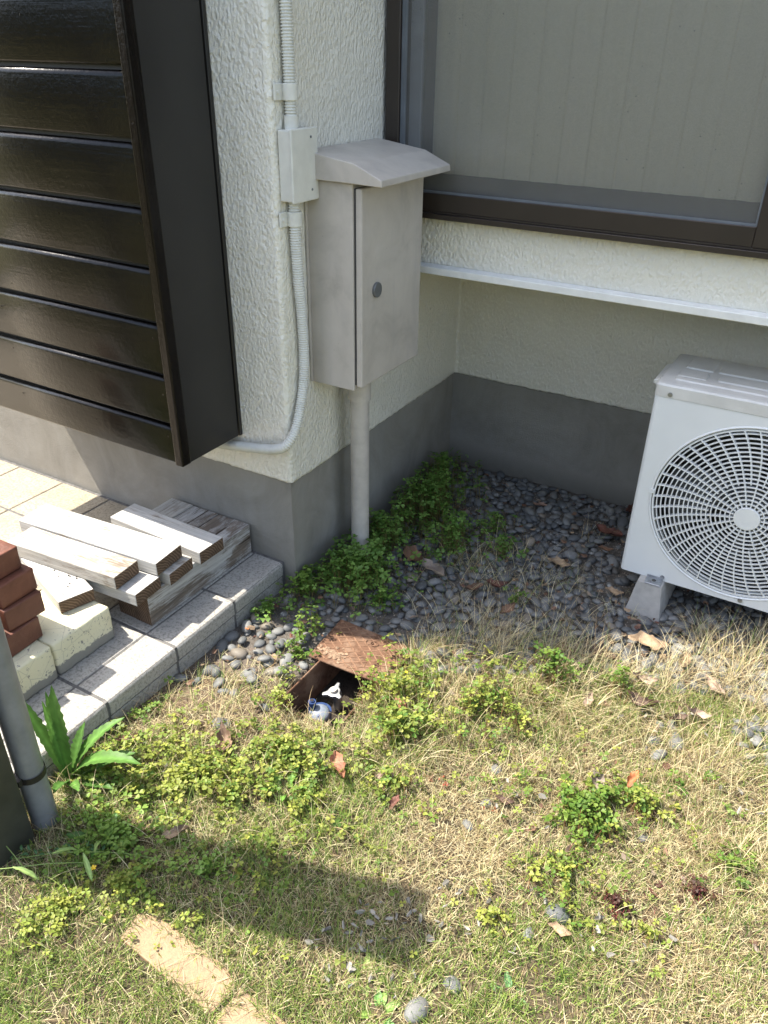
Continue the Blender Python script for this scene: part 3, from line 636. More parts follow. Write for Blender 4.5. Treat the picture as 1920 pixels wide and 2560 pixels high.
# ================================================================ iron valve box and water meter
vb_ = thing('valve_box', 'open rusty iron box sunk in the ground with its patterned lid pushed back', 'valve box', (.33, -.3, 0))
ivb = Matrix.Translation((-.33, .3, 0))
def vp(name, bm, mat, **k): o = bmobj(name, bm, mat, vb_, **k); o.matrix_parent_inverse = ivb; return o
t = .005
for b in ((HX0, HX0 + t, HY0, HY1, -.10, .013), (HX1 - t, HX1, HY0, HY1, -.10, .008), (HX0 + t, HX1 - t, HY1 - t, HY1, -.10, .008), (HX0 + t, HX1 - t, HY0, HY0 + t, -.10, .004)):
    bm = bmesh.new(); abox(bm, *b); bevel(bm, .0015, 1); vp('box_wall', bm, M['rust'])
lid = bmesh.new(); pl = [(.210, -.236), (.444, -.228), (.452, -.092), (.420, -.060), (.200, -.056)]
def lz(x, y): return .014 + .030 * (y + .23) * .3
a = [lid.verts.new((x, y, lz(x, y))) for x, y in pl]; b = [lid.verts.new((x, y, lz(x, y) - .006)) for x, y in pl]; lid.faces.new(a); lid.faces.new(b[::-1])
for i in range(5): lid.faces.new((a[i], b[i], b[(i + 1) % 5], a[(i + 1) % 5]))
bevel(lid, .0015, 1); lidm = vp('lid', lid, M['rust'])
bm = bmesh.new()
from mathutils.geometry import intersect_line_line_2d
poly = [Vector(p) for p in [(.222, -.226), (.438, -.219), (.444, -.096), (.416, -.070), (.210, -.066)]]
def clipline(p, d):
    ts = []
    for i in range(5):
        q0, q1 = poly[i], poly[(i + 1) % 5]; e = q1 - q0; den = d.x * e.y - d.y * e.x
        if abs(den) < 1e-9: continue
        w = q0 - p; tt = (w.x * e.y - w.y * e.x) / den; uu = (w.x * d.y - w.y * d.x) / den
        if 0 <= uu <= 1: ts.append(tt)
    return (min(ts), max(ts)) if len(ts) >= 2 else None
for fam, ang in enumerate((.62, -.62)):
    d = Vector((math.cos(ang), math.sin(ang))); nn = Vector((-d.y, d.x))
    for k in range(-9, 10):
        p = Vector((.33, -.145)) + nn * (.0215 * k); c_ = clipline(p, d)
        if not c_: continue
        A, B = p + d * c_[0], p + d * c_[1]; w = nn * .0011
        vv = [bm.verts.new((q.x, q.y, lz(q.x, q.y) + h)) for q, h in ((A - w * 1.6, .0001), (A - w, .0015), (A + w, .0015), (A + w * 1.6, .0001))]; v2 = [bm.verts.new((q.x, q.y, lz(q.x, q.y) + h)) for q, h in ((B - w * 1.6, .0001), (B - w, .0015), (B + w, .0015), (B + w * 1.6, .0001))]
        for i in range(3): bm.faces.new((vv[i], v2[i], v2[i + 1], vv[i + 1]))
vp('lid_ribs', bm, M['rust_line'])
bm = bmesh.new()
for ox in (-.0075, .0075):                              # worn oval double-ring mark
    P = [(.335 + ox + .011 * math.cos(q), -.104 + .010 * math.sin(q), lz(.33, -.104) + .002) for q in np.linspace(0, 2 * math.pi, 25)]; sweep(bm, P, .0013, 6, False)
vp('lid_emblem', bm, M['rust'])
bm = bmesh.new()                                        # dry soil crumbs lying on the front left of the lid
for k in range(150):
    a_, q_ = random.uniform(0, 6.28), abs(random.gauss(0, .5)); x_, y_ = .265 + .05 * q_ * math.cos(a_), -.195 + .022 * q_ * math.sin(a_); r_k = random.uniform(.0015, .006)
    if .215 < x_ < .43 and y_ > -.226: bmesh.ops.create_icosphere(bm, subdivisions=1, radius=r_k, matrix=Matrix.Translation((x_, y_, lz(x_, y_) + r_k * .2)) @ Matrix.Diagonal((1.3, 1., .6, 1)))
vp('soil_crumbs', bm, M['rust_dust'])['kind'] = 'stuff'
# meter inside
wm = thing('water_meter', 'blue capped water meter lying in the open iron box', 'water meter', (.322, -.345, -.09))
bm = bmesh.new(); cyl(bm, (0, 0, .022), .030, .05, 'Z', 28); o = bmobj('meter_body', bm, M['blue'], wm, False)
bm = bmesh.new(); prof = [(.023, .047), (.026, .050), (.026, .057), (.022, .062), (.014, .0665), (.0, .067)]
rg = [[bm.verts.new((r * math.cos(a), r * math.sin(a), z)) for a in np.linspace(0, 2 * math.pi, 28, endpoint=False)] for r, z in prof[:-1]]
for p, q in zip(rg[:-1], rg[1:]):
    for i in range(28): bm.faces.new((p[i], p[(i + 1) % 28], q[(i + 1) % 28], q[i]))
bm.faces.new(rg[-1]); bmobj('meter_cap', bm, M['paleblue'], wm, True, rot=(math.radians(14), math.radians(10), 0))
bm = bmesh.new(); cyl(bm, (-.013, -.016, .074), .0105, .024, 'Z', 18); cyl(bm, (-.013, -.016, .0875), .0065, .004, 'Z', 18); o = bmobj('nozzle', bm, M['blue'], wm)
bm = bmesh.new(); cyl(bm, (-.013, -.016, .0902), .0048, .0012, 'Z', 14); bmobj('nozzle_hole', bm, M['band'], wm)
bm = bmesh.new(); cyl(bm, (.002, -.026, .055), .006, .03, 'X', 12); bmobj('hinge', bm, M['blue'], wm)
vv_ = thing('stop_valve', 'silver three-cornered valve handle with round bolt beside the blue meter', 'valve', (.326, -.268, -.09))
bm = bmesh.new(); pts = []
for k in range(24):
    a = 2 * math.pi * k / 24; r = .0165 + .0165 * max(0, math.cos(3 * (a - 1.7) / 1)) ** 3; pts.append((r * 1.1 * math.cos(a), r * 1.1 * math.sin(a)))
prism(bm, pts, .050, .060, 'z'); bevel(bm, .002, 2); bmobj('valve_handle', bm, M['zinc'], vv_, rot=(.15, -.1, 0))
bm = bmesh.new(); cyl(bm, (0, 0, .064), .0095, .008, 'Z', 20); bmobj('handle_bolt', bm, M['box'], vv_, rot=(.15, -.1, 0))
bm = bmesh.new(); cyl(bm, (0, 0, .02), .012, .052, 'Z', 16); bmobj('valve_stem', bm, M['zinc'], vv_)

# ================================================================ post and downpipe
po = thing('fence_post', 'thick olive grey post standing in the weeds at the left edge', 'post', (.010, -1.052, 0), None, -.14)
bm = bmesh.new(); abox(bm, -.047, .047, -.047, .047, -.05, 1.5); bevel(bm, .003, 2); bmobj('post_shaft', bm, M['post'], po)
bm = bmesh.new(); abox(bm, -.052, .052, -.052, .052, 1.5005, 1.515); bevel(bm, .002, 1); bmobj('post_cap', bm, M['post'], po)
dp = thing('downpipe', 'grey plastic downpipe strapped to the post with a black band', 'downpipe', (.036, -.967, 0))
bm = bmesh.new(); cyl(bm, (0, 0, .72), .0275, 1.46, 'Z', 28, cap=False); bmobj('pipe_shaft', bm, M['greypvc'], dp, True)
bm = bmesh.new(); cyl(bm, (0, 0, .165), .0295, .016, 'Z', 28, cap=False); abox(bm, -.0285, .010, -.036, -.024, .157, .173); bmobj('strap', bm, M['band'], dp)

# pavers in the lawn
def paver(label, pts, z=.018):
    bm = bmesh.new(); prism(bm, pts, -.03, z, 'z'); bevel(bm, .003, 2); bmesh.ops.recalc_face_normals(bm, faces=bm.faces[:]); tag(bmobj('paver', bm, M['paver']), label, 'paver', 'salmon pavers sunk in the lawn')
paver('whole salmon paver flush in the grass at the bottom left', [(.372, -1.072), (.608, -1.090), (.6135, -1.026), (.575, -1.012), (.424, -1.004), (.364, -1.014)])
paver('second salmon paver cut off by the bottom edge of the photo', [(.618, -1.094), (.86, -1.115), (.868, -1.040), (.624, -1.026)])

# ================================================================ pebbles
def ico(sub):
    bm = bmesh.new(); bmesh.ops.create_icosphere(bm, subdivisions=sub, radius=1); V = np.array([v.co[:] for v in bm.verts]); F = np.array([[v.index for v in f.verts] for f in bm.faces]); bm.free(); return V, F
IV, IF = ico(2); shapes = []
for k in range(8):
    a = rng.normal(size=(3, 3)) * .9; V = IV.copy(); rad = 1 + .07 * np.sin(V @ a[0] * 2.1 + k) + .05 * np.sin(V @ a[1] * 3.3) ; V = V * rad[:, None]; V[:, 2] = np.sign(V[:, 2]) * np.abs(V[:, 2]) ** 1.1; V *= np.array([1., rng.uniform(.66, .82), rng.uniform(.38, .55)]); shapes.append(V)
def peb_col(n): 
    c = rng.uniform(0, 1, n)[:, None]; base = np.array([.078, .083, .086]) * (1 - c) + np.array([.21, .21, .20]) * c
    warm = rng.random(n) < .06; base[warm] = base[warm] * np.array([1.35, 1.12, .88]); return base * rng.uniform(.8, 1.15, (n, 1))
def bedmask(x, y):
    if y > 1.04 or x < .012 and y > 0: return 0
    if HX0 - .02 < x < HX1 + .02 and HY0 - .02 < y < HY1 + .02: return 0
    if .19 < x < .465 and -.245 < y < -.045: return 0
    if x < PXE + .012 and y < 0: return 0
    if .895 < x < 1.005 and y > .415: return 0
    tlx = float(turf_line(x))
    if y > tlx + .03: p = 1
    elif y > tlx - .06: p = .35
    else: p = .0
    if x < .24 and -.36 < y < -.05: p = .20 if x > -.03 else .10
    if x < .24 and -.47 < y <= -.36: p = .05
    if ((x - 1.36) / .10) ** 2 + ((y - .09) / .085) ** 2 < 1 or ((x - 1.13) / .035) ** 2 + ((y + .035) / .06) ** 2 < 1: p = .55
    if x < .30 and y > .3 and y > x * 1.2 + .1: p *= .6
    elif y < .95 and fbm(x, y, 5, 2) < .36: p *= .25
    return p
cell = {}; pebs = []
def near(x, y, r, lay):
    ci, cj = int(x / .05), int(y / .05)
    for i in (-1, 0, 1):
        for j in (-1, 0, 1):
            for (a, b, c, l) in cell.get((ci + i, cj + j), ()):
                if l == lay and (a - x) ** 2 + (b - y) ** 2 < ((c + r) * .80) ** 2: return True
    return False
pr_ = random.Random(5)
for lay, tries in ((0, 30000), (1, 1500)):
    for _ in range(tries):
        x = pr_.uniform(-.05, 1.75); y = pr_.uniform(-.5, 1.05); r = pr_.triangular(  .009, .024, .0145)
        if pr_.random() > bedmask(x, y) * (1 if fbm(x, y, 6, 2) > .22 else .35) or near(x, y, r, lay): continue
        cell.setdefault((int(x / .05), int(y / .05)), []).append((x, y, r, lay)); pebs.append((x, y, r, lay))
lone = [(1.06, -.605, .024, 'large grey pebble lying alone in the lawn near the dark red weed'), (.908, -.898, .022, 'flat grey pebble at the very bottom of the photo'), (.824, -.509, .014, 'small pebble in the dry turf, lower of the pair below the clover'), (.834, -.436, .013, 'small pebble in the dry turf, upper of the pair below the clover'),
        (.814, -.336, .015, 'pale pebble half buried in the straw beyond the leaf litter'), (.173, -.555, .024, 'pale flat stone on the bare dirt by the porch step'), (1.025, -.668, .013, 'dark little pebble just below the large lone one'), (.942, -.825, .017, 'grey pebble in the short grass above the bottom edge'), (1.158, -.348, .012, 'dark pebble in the straw under the right hand clover tuft')]
def pebble_obj(x, y, r, z, k, rz, tilt, label, group):
    mesh = pebble_meshes[k]; o = bpy.data.objects.new('pebble', mesh); C.objects.link(o); o.location = (x, y, z); o.rotation_euler = (tilt[0], tilt[1], rz); o.scale = (r * 1.18,) * 3
    return tag(o, label, 'pebble', group)
pebble_meshes = []; peb_lum = []; tlz = lambda x: float(turf_line(x))
for k in range(24):
    pc = peb_col(1); peb_lum.append(float(pc.mean())); me = npmesh('pebble', shapes[k % 8], IF, np.repeat(pc, len(IV), 0)); me.materials.append(M['pebble']); pebble_meshes.append(me)
camp = np.array([1.221, -1.5736, 1.4595])
def inview(x, y):
    d = Vector((x, y, 0)) - Vector(camp); zf = d.dot(f_); return zf > 0 and abs(d.dot(r_) / zf) < .487 and abs(d.dot(u_) / zf) < .65
def hidden(x, y): return (x > .83 and y > .50) or (x < .3 and y > x * .9 + .15 and y > .1)
order = sorted(range(len(pebs)), key=lambda i: (0 if inview(pebs[i][0], pebs[i][1]) and not hidden(pebs[i][0], pebs[i][1]) else 1, math.dist((pebs[i][0], pebs[i][1], 0), camp) - pebs[i][2] * 12))
first = set(order[:286]); restV = []; restF = []; restC = []; off = 0
for i, (x, y, r, lay) in enumerate(pebs):
    z = float(gz(x, y)) + (r * .25 if lay == 0 else r * .25 + .011); rz = pr_.uniform(0, 6.28); tl = (pr_.gauss(0, .22), pr_.gauss(0, .22)); k = pr_.randrange(24)
    if i in first:
        tone = ('dark', 'grey', 'pale')[int(np.digitize(peb_lum[k], [.11, .155]))]; size = 'small' if r < .0125 else ('large' if r > .018 else 'medium')
        if x < .24 and y < 0: lab, gr = f'{size} {tone} pebble ' + ('close to the porch step' if x < .06 else 'on the dirt left of the rusty lid'), 'pebbles by the porch step'
        elif y < .19 and x > 1.04: lab, gr = f'{size} {tone} pebble in the sunlit heap at the right edge', 'pebbles in the sunlit heap at the right'
        else:
            zone = 'just behind the rusty lid' if x < .42 and y < .10 else 'at the edge of the dark clover' if x < .40 else 'in the dry grass fringe' if y < tlz(x) + .10 else 'by the left face of the resin block' if x > .78 and y > .30 else 'in front of the resin block' if x > .78 else 'in the middle of the shaded bed' if y < .40 else 'towards the foundation in deep shade'
            lab, gr = f'{size} {tone} pebble {zone}', 'pebbles of the shaded bed'
        pebble_obj(x, y, r, z, k, rz, tl, lab, gr)
    else:
        m = np.array(Euler((tl[0], tl[1], rz)).to_matrix()); V = (shapes[k % 8] * r * 1.18) @ m.T + np.array([x, y, z]); restV.append(V); restF.append(IF + off); off += len(V); restC.append(np.repeat(peb_col(1), len(V), 0))
if restV: tag(link('pebble_bed', npmesh('pebble_bed', np.concatenate(restV), np.concatenate(restF), np.concatenate(restC)), M['pebble']), 'bed of smooth dark grey river pebbles filling the corner by the house', 'pebbles', None, 'stuff')
for j, (x, y, r, lab) in enumerate(lone): pebble_obj(x, y, r, float(gz(x, y)) + r * .12, j, j * 1.3, (.05, .1), lab, None)

# grit
def scatter_grit(n):
    TV = np.array([[1, 0, -.3], [-.5, .87, -.3], [-.5, -.87, -.3], [0, 0, .8]]); TF = np.array([[0, 1, 3], [1, 2, 3], [2, 0, 3]])
    x = rng.uniform(-.04, 1.7, n * 3); y = rng.uniform(-.8, 1.04, n * 3); m = ((y > turf_line(x) - .12) | (np.exp(-(((x - .06) / .28) ** 2 + ((y + .52) / .17) ** 2)) > .3)) & ~((x > HX0) & (x < HX1) & (y > HY0) & (y < HY1)) & ((x > .005) | (y < 0)) & (x > PXE + .005)
    x, y = x[m][:n], y[m][:n]; n = len(x); s = rng.uniform(.0009, .003, n); a = rng.uniform(0, 6.28, n); V = np.zeros((n, 4, 3)); c, s_ = np.cos(a), np.sin(a)
    V[:, :, 0] = x[:, None] + s[:, None] * (TV[:, 0] * c[:, None] - TV[:, 1] * s_[:, None]); V[:, :, 1] = y[:, None] + s[:, None] * (TV[:, 0] * s_[:, None] + TV[:, 1] * c[:, None]); V[:, :, 2] = (gz(x, y))[:, None] + .001 + s[:, None] * TV[:, 2]
    F = (TF[None] + (np.arange(n) * 4)[:, None, None]).reshape(-1, 3); col = np.array([.26, .22, .18]) * rng.uniform(.5, 1.7, (n, 1)); return npmesh('grit', V.reshape(-1, 3), F, np.repeat(col, 4, 0), False)
tag(link('grit', scatter_grit(16000), M['grit']), 'loose grit and crumbs of soil between the pebbles', 'grit', None, 'stuff')

# ================================================================ grass
def blades(name, x, y, h, lean, width, cols, ang=None, curl=.5, seg=3, z0=0.0):
    n = len(x); ang = rng.uniform(0, 2 * np.pi, n) if ang is None else ang; k = seg + 1; t = np.linspace(0, 1, k)[None]
    th = lean[:, None] * (1 - curl + curl * 2 * t)                          # angle from vertical along the blade
    ds = h[:, None] / seg; out = np.cumsum(np.sin(th) * ds, 1) - np.sin(th[:, :1]) * ds; up = np.cumsum(np.cos(th) * ds, 1) - np.cos(th[:, :1]) * ds
    cx_, sx_ = np.cos(ang)[:, None], np.sin(ang)[:, None]; w = width[:, None] * (1 - t ** 2 * .92) / 2; tw = ang + np.pi / 2 + rng.uniform(-.5, .5, n); ct, st = np.cos(tw)[:, None], np.sin(tw)[:, None]
    bz = gz(x, y)[:, None] - .002 + z0; px = x[:, None] + cx_ * out; py = y[:, None] + sx_ * out; pz = np.maximum(bz + up, bz + .001 + .002 * t)
    V = np.zeros((n, k, 2, 3)); V[:, :, 0, 0] = px - ct * w; V[:, :, 0, 1] = py - st * w; V[:, :, 1, 0] = px + ct * w; V[:, :, 1, 1] = py + st * w; V[:, :, :, 2] = pz[:, :, None]
    i = np.arange(n * k * 2).reshape(n, k, 2); F = np.stack([i[:, :-1, 0], i[:, :-1, 1], i[:, 1:, 1], i[:, 1:, 0]], -1).reshape(-1, 4)
    col = np.repeat(cols[:, None], k * 2, 1).reshape(-1, 3); return npmesh(name, V.reshape(-1, 3), F, col)
def not_blocked(x, y):
    m = ~((x > HX0 - .01) & (x < HX1 + .006) & (y > HY0 - .004) & (y < HY1)) & ~((x > .2) & (x < .45) & (y > -.235) & (y < -.06)) & ~((x < PXE + .01) & (y > -1.9))
    for a, b, c, d in ((.385, .60, -1.074, -1.022), (.635, .865, -1.095, -1.05)): m &= ~((x > a) & (x < b) & (y > c) & (y < d))
    m &= ~((np.abs(x - .01) < .05) & (np.abs(y + 1.052) < .05)) & ~(((x - .036) ** 2 + (y + .967) ** 2) < .0008) & ((x > .01) | (y < -.005)) & (y < 1.04); return m
DRY = np.array([[.50, .42, .24], [.38, .29, .155], [.62, .54, .35], [.24, .175, .10], [.50, .46, .26]]); GRN = np.array([[.16, .24, .045], [.24, .32, .065], [.09, .16, .035], [.30, .36, .09], [.19, .28, .07]])
def greenness(x, y):
    g = .31 + 1.3 * (fbm(x + 3, y + 8, 4.2, 3) - .5)
    g += .5 * np.exp(-(((x - .3) / .35) ** 2 + ((y + 1.12) / .22) ** 2)); g += .25 * np.exp(-(((x - .95) / .35) ** 2 + ((y + .80) / .12) ** 2)); g += .4 * np.exp(-(((x - .25) / .3) ** 2 + ((y + .78) / .14) ** 2))
    g -= .25 * np.exp(-(((x - 1.) / .3) ** 2 + ((y + .42) / .18) ** 2)); g -= .4 * np.exp(-(((x - .1) / .25) ** 2 + ((y + .55) / .12) ** 2)); return g.clip(.03, .92)
def turf(n):
    x = rng.uniform(-.04, 2.05, n); y = rng.uniform(-1.75, .2, n); tl = y - turf_line(x); d = sstep(.03, -.10, tl)
    dirtm = np.exp(-(((x - .05) / .27) ** 2 + ((y + .50) / .13) ** 2)); d = d * (1 - .93 * dirtm) * (.45 + .55 * sstep(.30, .50, fbm(x + 1, y, 13, 2)))
    m = (rng.random(n) < d) & not_blocked(x, y); x, y = x[m], y[m]; n = len(x); g = greenness(x, y); isg = rng.random(n) < g
    col = np.where(isg[:, None], GRN[rng.integers(0, 5, n)], DRY[rng.integers(0, 5, n)]) * rng.uniform(.75, 1.25, (n, 1))
    h = np.where(isg, rng.uniform(.014, .042, n), rng.uniform(.012, .038, n)) * (.45 + 1.1 * fbm(x, y, 9, 2)); lean = np.where(isg, rng.uniform(.1, 1.0, n), rng.uniform(.35, 1.5, n))
    return blades('turf', x, y, h, lean, rng.uniform(.0010, .0018, n), col, z0=0)
tag(link('turf', turf(330000), M['grass']), 'short mixed green and straw coloured turf of the lawn', 'grass', None, 'stuff')
def straw(n):
    x = rng.uniform(-.03, 1.9, n); y = rng.uniform(-1.5, .45, n); tl = y - turf_line(x); d = .75 * sstep(.16, -.05, tl) + .9 * np.exp(-(((x - .06) / .28) ** 2 + ((y + .46) / .17) ** 2)); d += .35 * np.exp(-(((x - .35) / .25) ** 2 + ((y - .35) / .15) ** 2))
    m = (rng.random(n) < d) & not_blocked(x, y); x, y = x[m], y[m]; n = len(x)
    return blades('straw', x, y, rng.uniform(.02, .07, n), rng.uniform(1.25, 1.62, n), rng.uniform(.0009, .0018, n), DRY[rng.integers(0, 5, n)] * rng.uniform(.6, 1.2, (n, 1)), curl=.08, z0=.004)
tag(link('straw_litter', straw(15000), M['grass']), 'loose dead straw strewn over soil and turf', 'straw', None, 'stuff')
def tufts(name, spots, seg=6):
    X_, Y_, H, Ln, A, Cc, Wd = [], [], [], [], [], [], []
    for (cx_, cy_, r, n, h0, h1, green, ang0) in spots:
        n = int(n * 1.9); h1 *= 1.15
        a = rng.uniform(0, 6.28, n); q = r * np.sqrt(rng.random(n)); X_.append(cx_ + q * np.cos(a)); Y_.append(cy_ + q * np.sin(a)); H.append(rng.uniform(h0, h1, n)); Ln.append(rng.uniform(.35, 1.15, n)); A.append(rng.normal(ang0, 1.1, n) if ang0 is not None else rng.uniform(0, 6.28, n))
        isg = rng.random(n) < green; Cc.append(np.where(isg[:, None], GRN[rng.integers(0, 5, n)], DRY[rng.integers(0, 5, n)] * 1.15) * rng.uniform(.8, 1.2, (n, 1))); Wd.append(rng.uniform(.0008, .0016, n))
    X_, Y_, H, Ln, A, Cc, Wd = map(np.concatenate, (X_, Y_, H, Ln, A, Cc, Wd)); m = not_blocked(X_, Y_); return blades(name, X_[m], Y_[m], H[m], Ln[m], Wd[m], Cc[m], A[m], .8, seg)
sp_ = [(.50, -.02, .06, 60, .05, .13, .25, .8), (.62, .06, .07, 90, .06, .15, .12, 1.2), (.56, .16, .05, 34, .05, .12, .1, None), (.74, .12, .07, 80, .06, .15, .1, .6), (.86, .10, .07, 90, .06, .14, .12, 1.5), (.98, .10, .06, 70, .05, .13, .15, .4), (1.09, .20, .07, 90, .06, .14, .1, 1.), (1.2, .32, .08, 110, .06, .15, .08, 1.6), (1.12, .42, .04, 50, .05, .12, .1, None), (1.3, .42, .08, 110, .07, .15, .1, 1.4), (1.3, .22, .09, 110, .06, .13, .1, None), (1.42, .36, .09, 100, .06, .14, .1, None), (1.55, .25, .1, 100, .06, .14, .1, None),
       (.85, -.03, .10, 150, .05, .12, .08, -.6), (.92, -.10, .07, 120, .05, .11, .06, -.9), (.70, -.05, .10, 110, .05, .11, .2, -.8), (1.02, -.02, .08, 90, .05, .11, .1, -.5), (1.2, -.08, .12, 100, .04, .10, .12, None), (.47, -.13, .03, 30, .06, .12, .3, 2.4), (.44, -.2, .03, 22, .05, .09, .4, 2.6), (.58, -.14, .08, 70, .04, .10, .35, None), (.55, -.30, .10, 90, .04, .10, .4, None), (.62, -.42, .05, 40, .06, .13, .55, .4),
       (.40, .40, .06, 26, .06, .13, .35, -.8), (.50, .36, .06, 28, .05, .12, .3, -.5), (.33, .45, .06, 16, .05, .12, .3, None), (.62, .42, .07, 18, .05, .1, .1, None), (.12, -.43, .08, 30, .04, .09, .35, None), (.20, -.36, .04, 14, .04, .09, .4, None), (.04, -.62, .10, 50, .03, .08, .4, None), (.17, -.72, .10, 50, .04, .09, .45, None), (.30, -.47, .07, 30, .03, .07, .4, None), (.10, -.93, .06, 36, .05, .10, .3, None), (.20, -1.0, .08, 40, .04, .09, .6, None), (1.3, -.25, .15, 80, .03, .07, .2, None), (1.1, -.55, .2, 80, .03, .06, .3, None), (.45, -.78, .12, 60, .04, .08, .7, None), (.55, .62, .05, 12, .04, .09, .15, None), (.68, .78, .06, 12, .04, .08, .1, None)]
for i in range(95):
    x_, y_ = rng.uniform(.38, 1.55), rng.uniform(-.45, .22); sp_.append((x_, min(y_, float(turf_line(x_)) + .05), .05, 13, .035, .11, .12, None))
for i in range(60): sp_.append((rng.uniform(-.02, .6), rng.uniform(-.95, -.42), .05, 12, .03, .09, .3, None))
for i in range(60): sp_.append((rng.uniform(.33, .95), rng.uniform(.08, .55), .06, 5, .05, .13, .12, None))
for i in range(26): sp_.append((rng.uniform(1.3, 2.0), rng.uniform(-.6, .4), .1, 50, .05, .12, .15, None))
tag(link('dry_grass', tufts('dry_grass', sp_), M['grass']), 'long wiry dry grass arching over the edge of the pebbles', 'grass', None, 'stuff')

# ================================================================ clover
def heart():
    # one heart-shaped leaflet, tip at the origin, folded along its midrib, unit length
    o = np.array([[0, 0, 0], [0, .5, -.06], [0, .80, -.02], [.30, .33, .05], [.52, .68, .09], [.44, .96, .06], [.20, 1.02, .03], [-.30, .33, .05], [-.52, .68, .09], [-.44, .96, .06], [-.20, 1.02, .03]])
    f = np.array([[0, 3, 1], [3, 4, 1], [4, 5, 1], [5, 2, 1], [5, 6, 2], [0, 1, 7], [7, 1, 8], [8, 1, 9], [9, 1, 2], [9, 2, 10]]); return o, f
HV, HF = heart(); tri = []; trf = []
for k in range(3):
    a = 2 * np.pi * k / 3; c, s = np.cos(a), np.sin(a); R3 = np.array([[c, -s, 0], [s, c, 0], [0, 0, 1]]); v = HV.copy(); v[:, 1] += .06; v[:, 2] -= .12 * v[:, 1] ** 2; tri.append(v @ R3.T); trf.append(HF + k * len(HV))
TV, TF = np.concatenate(tri), np.concatenate(trf)
def clover(name, spots, stemcol=(.20, .16, .06)):
    P, Bs, Sz, Cc = [], [], [], []
    for (x0, y0, rx, ry, n, hmin, hmax, s0, s1, c0, c1) in spots:
        n = int(n * (1.15 if c0 == dk0 else 1.75)); s0 *= .95; s1 *= 1.32; hmax *= 1.4 if c0 == dk0 else 1.2
        low = c0 != dk0 and y0 < -.5 and x0 < .6
        if low: rx *= 1.2; ry *= 1.2; n = int(n * 1.05)
        a = rng.uniform(0, 6.28, n); q = np.minimum(np.abs(rng.normal(0, .62 if c0 != dk0 else .52, n)), 1.7); x = x0 + rx * q * np.cos(a); y = y0 + ry * q * np.sin(a); m = fbm(x + 5, y + 2, 22, 3) > (.34 if c0 == dk0 else .42 if low else .45) + rng.normal(0, .05, n); x, y, q = x[m], y[m], q[m]; k = len(x)
        hh = (hmin + (hmax - hmin) * rng.random(k)) * (1 - .28 * np.minimum(q, 1.5) ** 2).clip(.3, 1); z = gz(x, y) + hh; P.append(np.stack([x, y, z], 1)); Bs.append(np.stack([x + rng.normal(0, .012, k), y + rng.normal(0, .012, k), gz(x, y) - .002], 1)); Sz.append(s0 + (s1 - s0) * rng.random(k) ** 1.2)
        t = rng.random((k, 1)); Cc.append((np.array(c0) * (1 - t) + np.array(c1) * t) * rng.uniform(.8, 1.2, (k, 1)))
    P, Bs, Sz, Cc = map(np.concatenate, (P, Bs, Sz, Cc)); m = ((P[:, 0] > .008) | (P[:, 1] < -.012)) & ((P[:, 0] > PXE + .012) | (P[:, 1] > -.0)) & (P[:, 1] < 1.04) & ~((np.abs(P[:, 0] - .074) < .031) & (np.abs(P[:, 1] - .25) < .031)); m &= ~((P[:, 0] > .255) & (P[:, 0] < .415) & (P[:, 1] > -.40) & (P[:, 1] < -.1) & (P[:, 2] < .04)); m &= ~((np.abs(P[:, 0] - .01) < .055) & (np.abs(P[:, 1] + 1.052) < .055)); m &= ~(((P[:, 0] - .036) ** 2 + (P[:, 1] + .967) ** 2) < .0013)
    P, Bs, Sz, Cc = P[m], Bs[m], Sz[m], Cc[m]; n = len(P)
    yaw = rng.uniform(0, 6.28, n); tx = rng.normal(-.22, .38, n); ty = rng.normal(.1, .38, n); V = np.repeat(TV[None], n, 0) * Sz[:, None, None]
    V[:, :, 2] *= rng.uniform(.5, 2.5, (n, 1))
    def rot(V, a, i, j): c, s = np.cos(a)[:, None], np.sin(a)[:, None]; p, q = V[:, :, i] * c - V[:, :, j] * s, V[:, :, i] * s + V[:, :, j] * c; V[:, :, i], V[:, :, j] = p, q
    rot(V, yaw, 0, 1); rot(V, ty, 0, 2); rot(V, tx, 1, 2); V += P[:, None]; F = (TF[None] + (np.arange(n) * len(TV))[:, None, None]).reshape(-1, 3)
    lc = Cc[:, None, :] * np.where((np.arange(len(TV)) % 11 < 3)[None, :, None], .86, 1.06) * rng.uniform(.9, 1.1, (n, len(TV), 1)); sv = []; w = .0006
    mid = (P + Bs) / 2 + rng.normal(0, .004, (n, 3)); st = np.stack([Bs - [w, 0, 0], Bs + [w, 0, 0], mid - [w, 0, 0], mid + [w, 0, 0], P - [w * .7, 0, 0], P + [w * .7, 0, 0]], 1); sf = np.array([[0, 1, 3], [0, 3, 2], [2, 3, 5], [2, 5, 4]])
    F2 = (sf[None] + (np.arange(n) * 6)[:, None, None]).reshape(-1, 3) + n * len(TV); sc = np.repeat((np.array(stemcol) * rng.uniform(.7, 1.6, (n, 1)))[:, None], 6, 1)
    return npmesh(name, np.concatenate([V.reshape(-1, 3), st.reshape(-1, 3)]), np.concatenate([F, F2]), np.concatenate([lc.reshape(-1, 3), sc.reshape(-1, 3)]))
dk0, dk1 = (.10, .205, .036), (.21, .345, .075); yl0, yl1 = (.20, .28, .05), (.38, .40, .085); md0, md1 = (.10, .20, .035), (.22, .33, .06); rd0, rd1 = (.12, .035, .035), (.08, .05, .035)
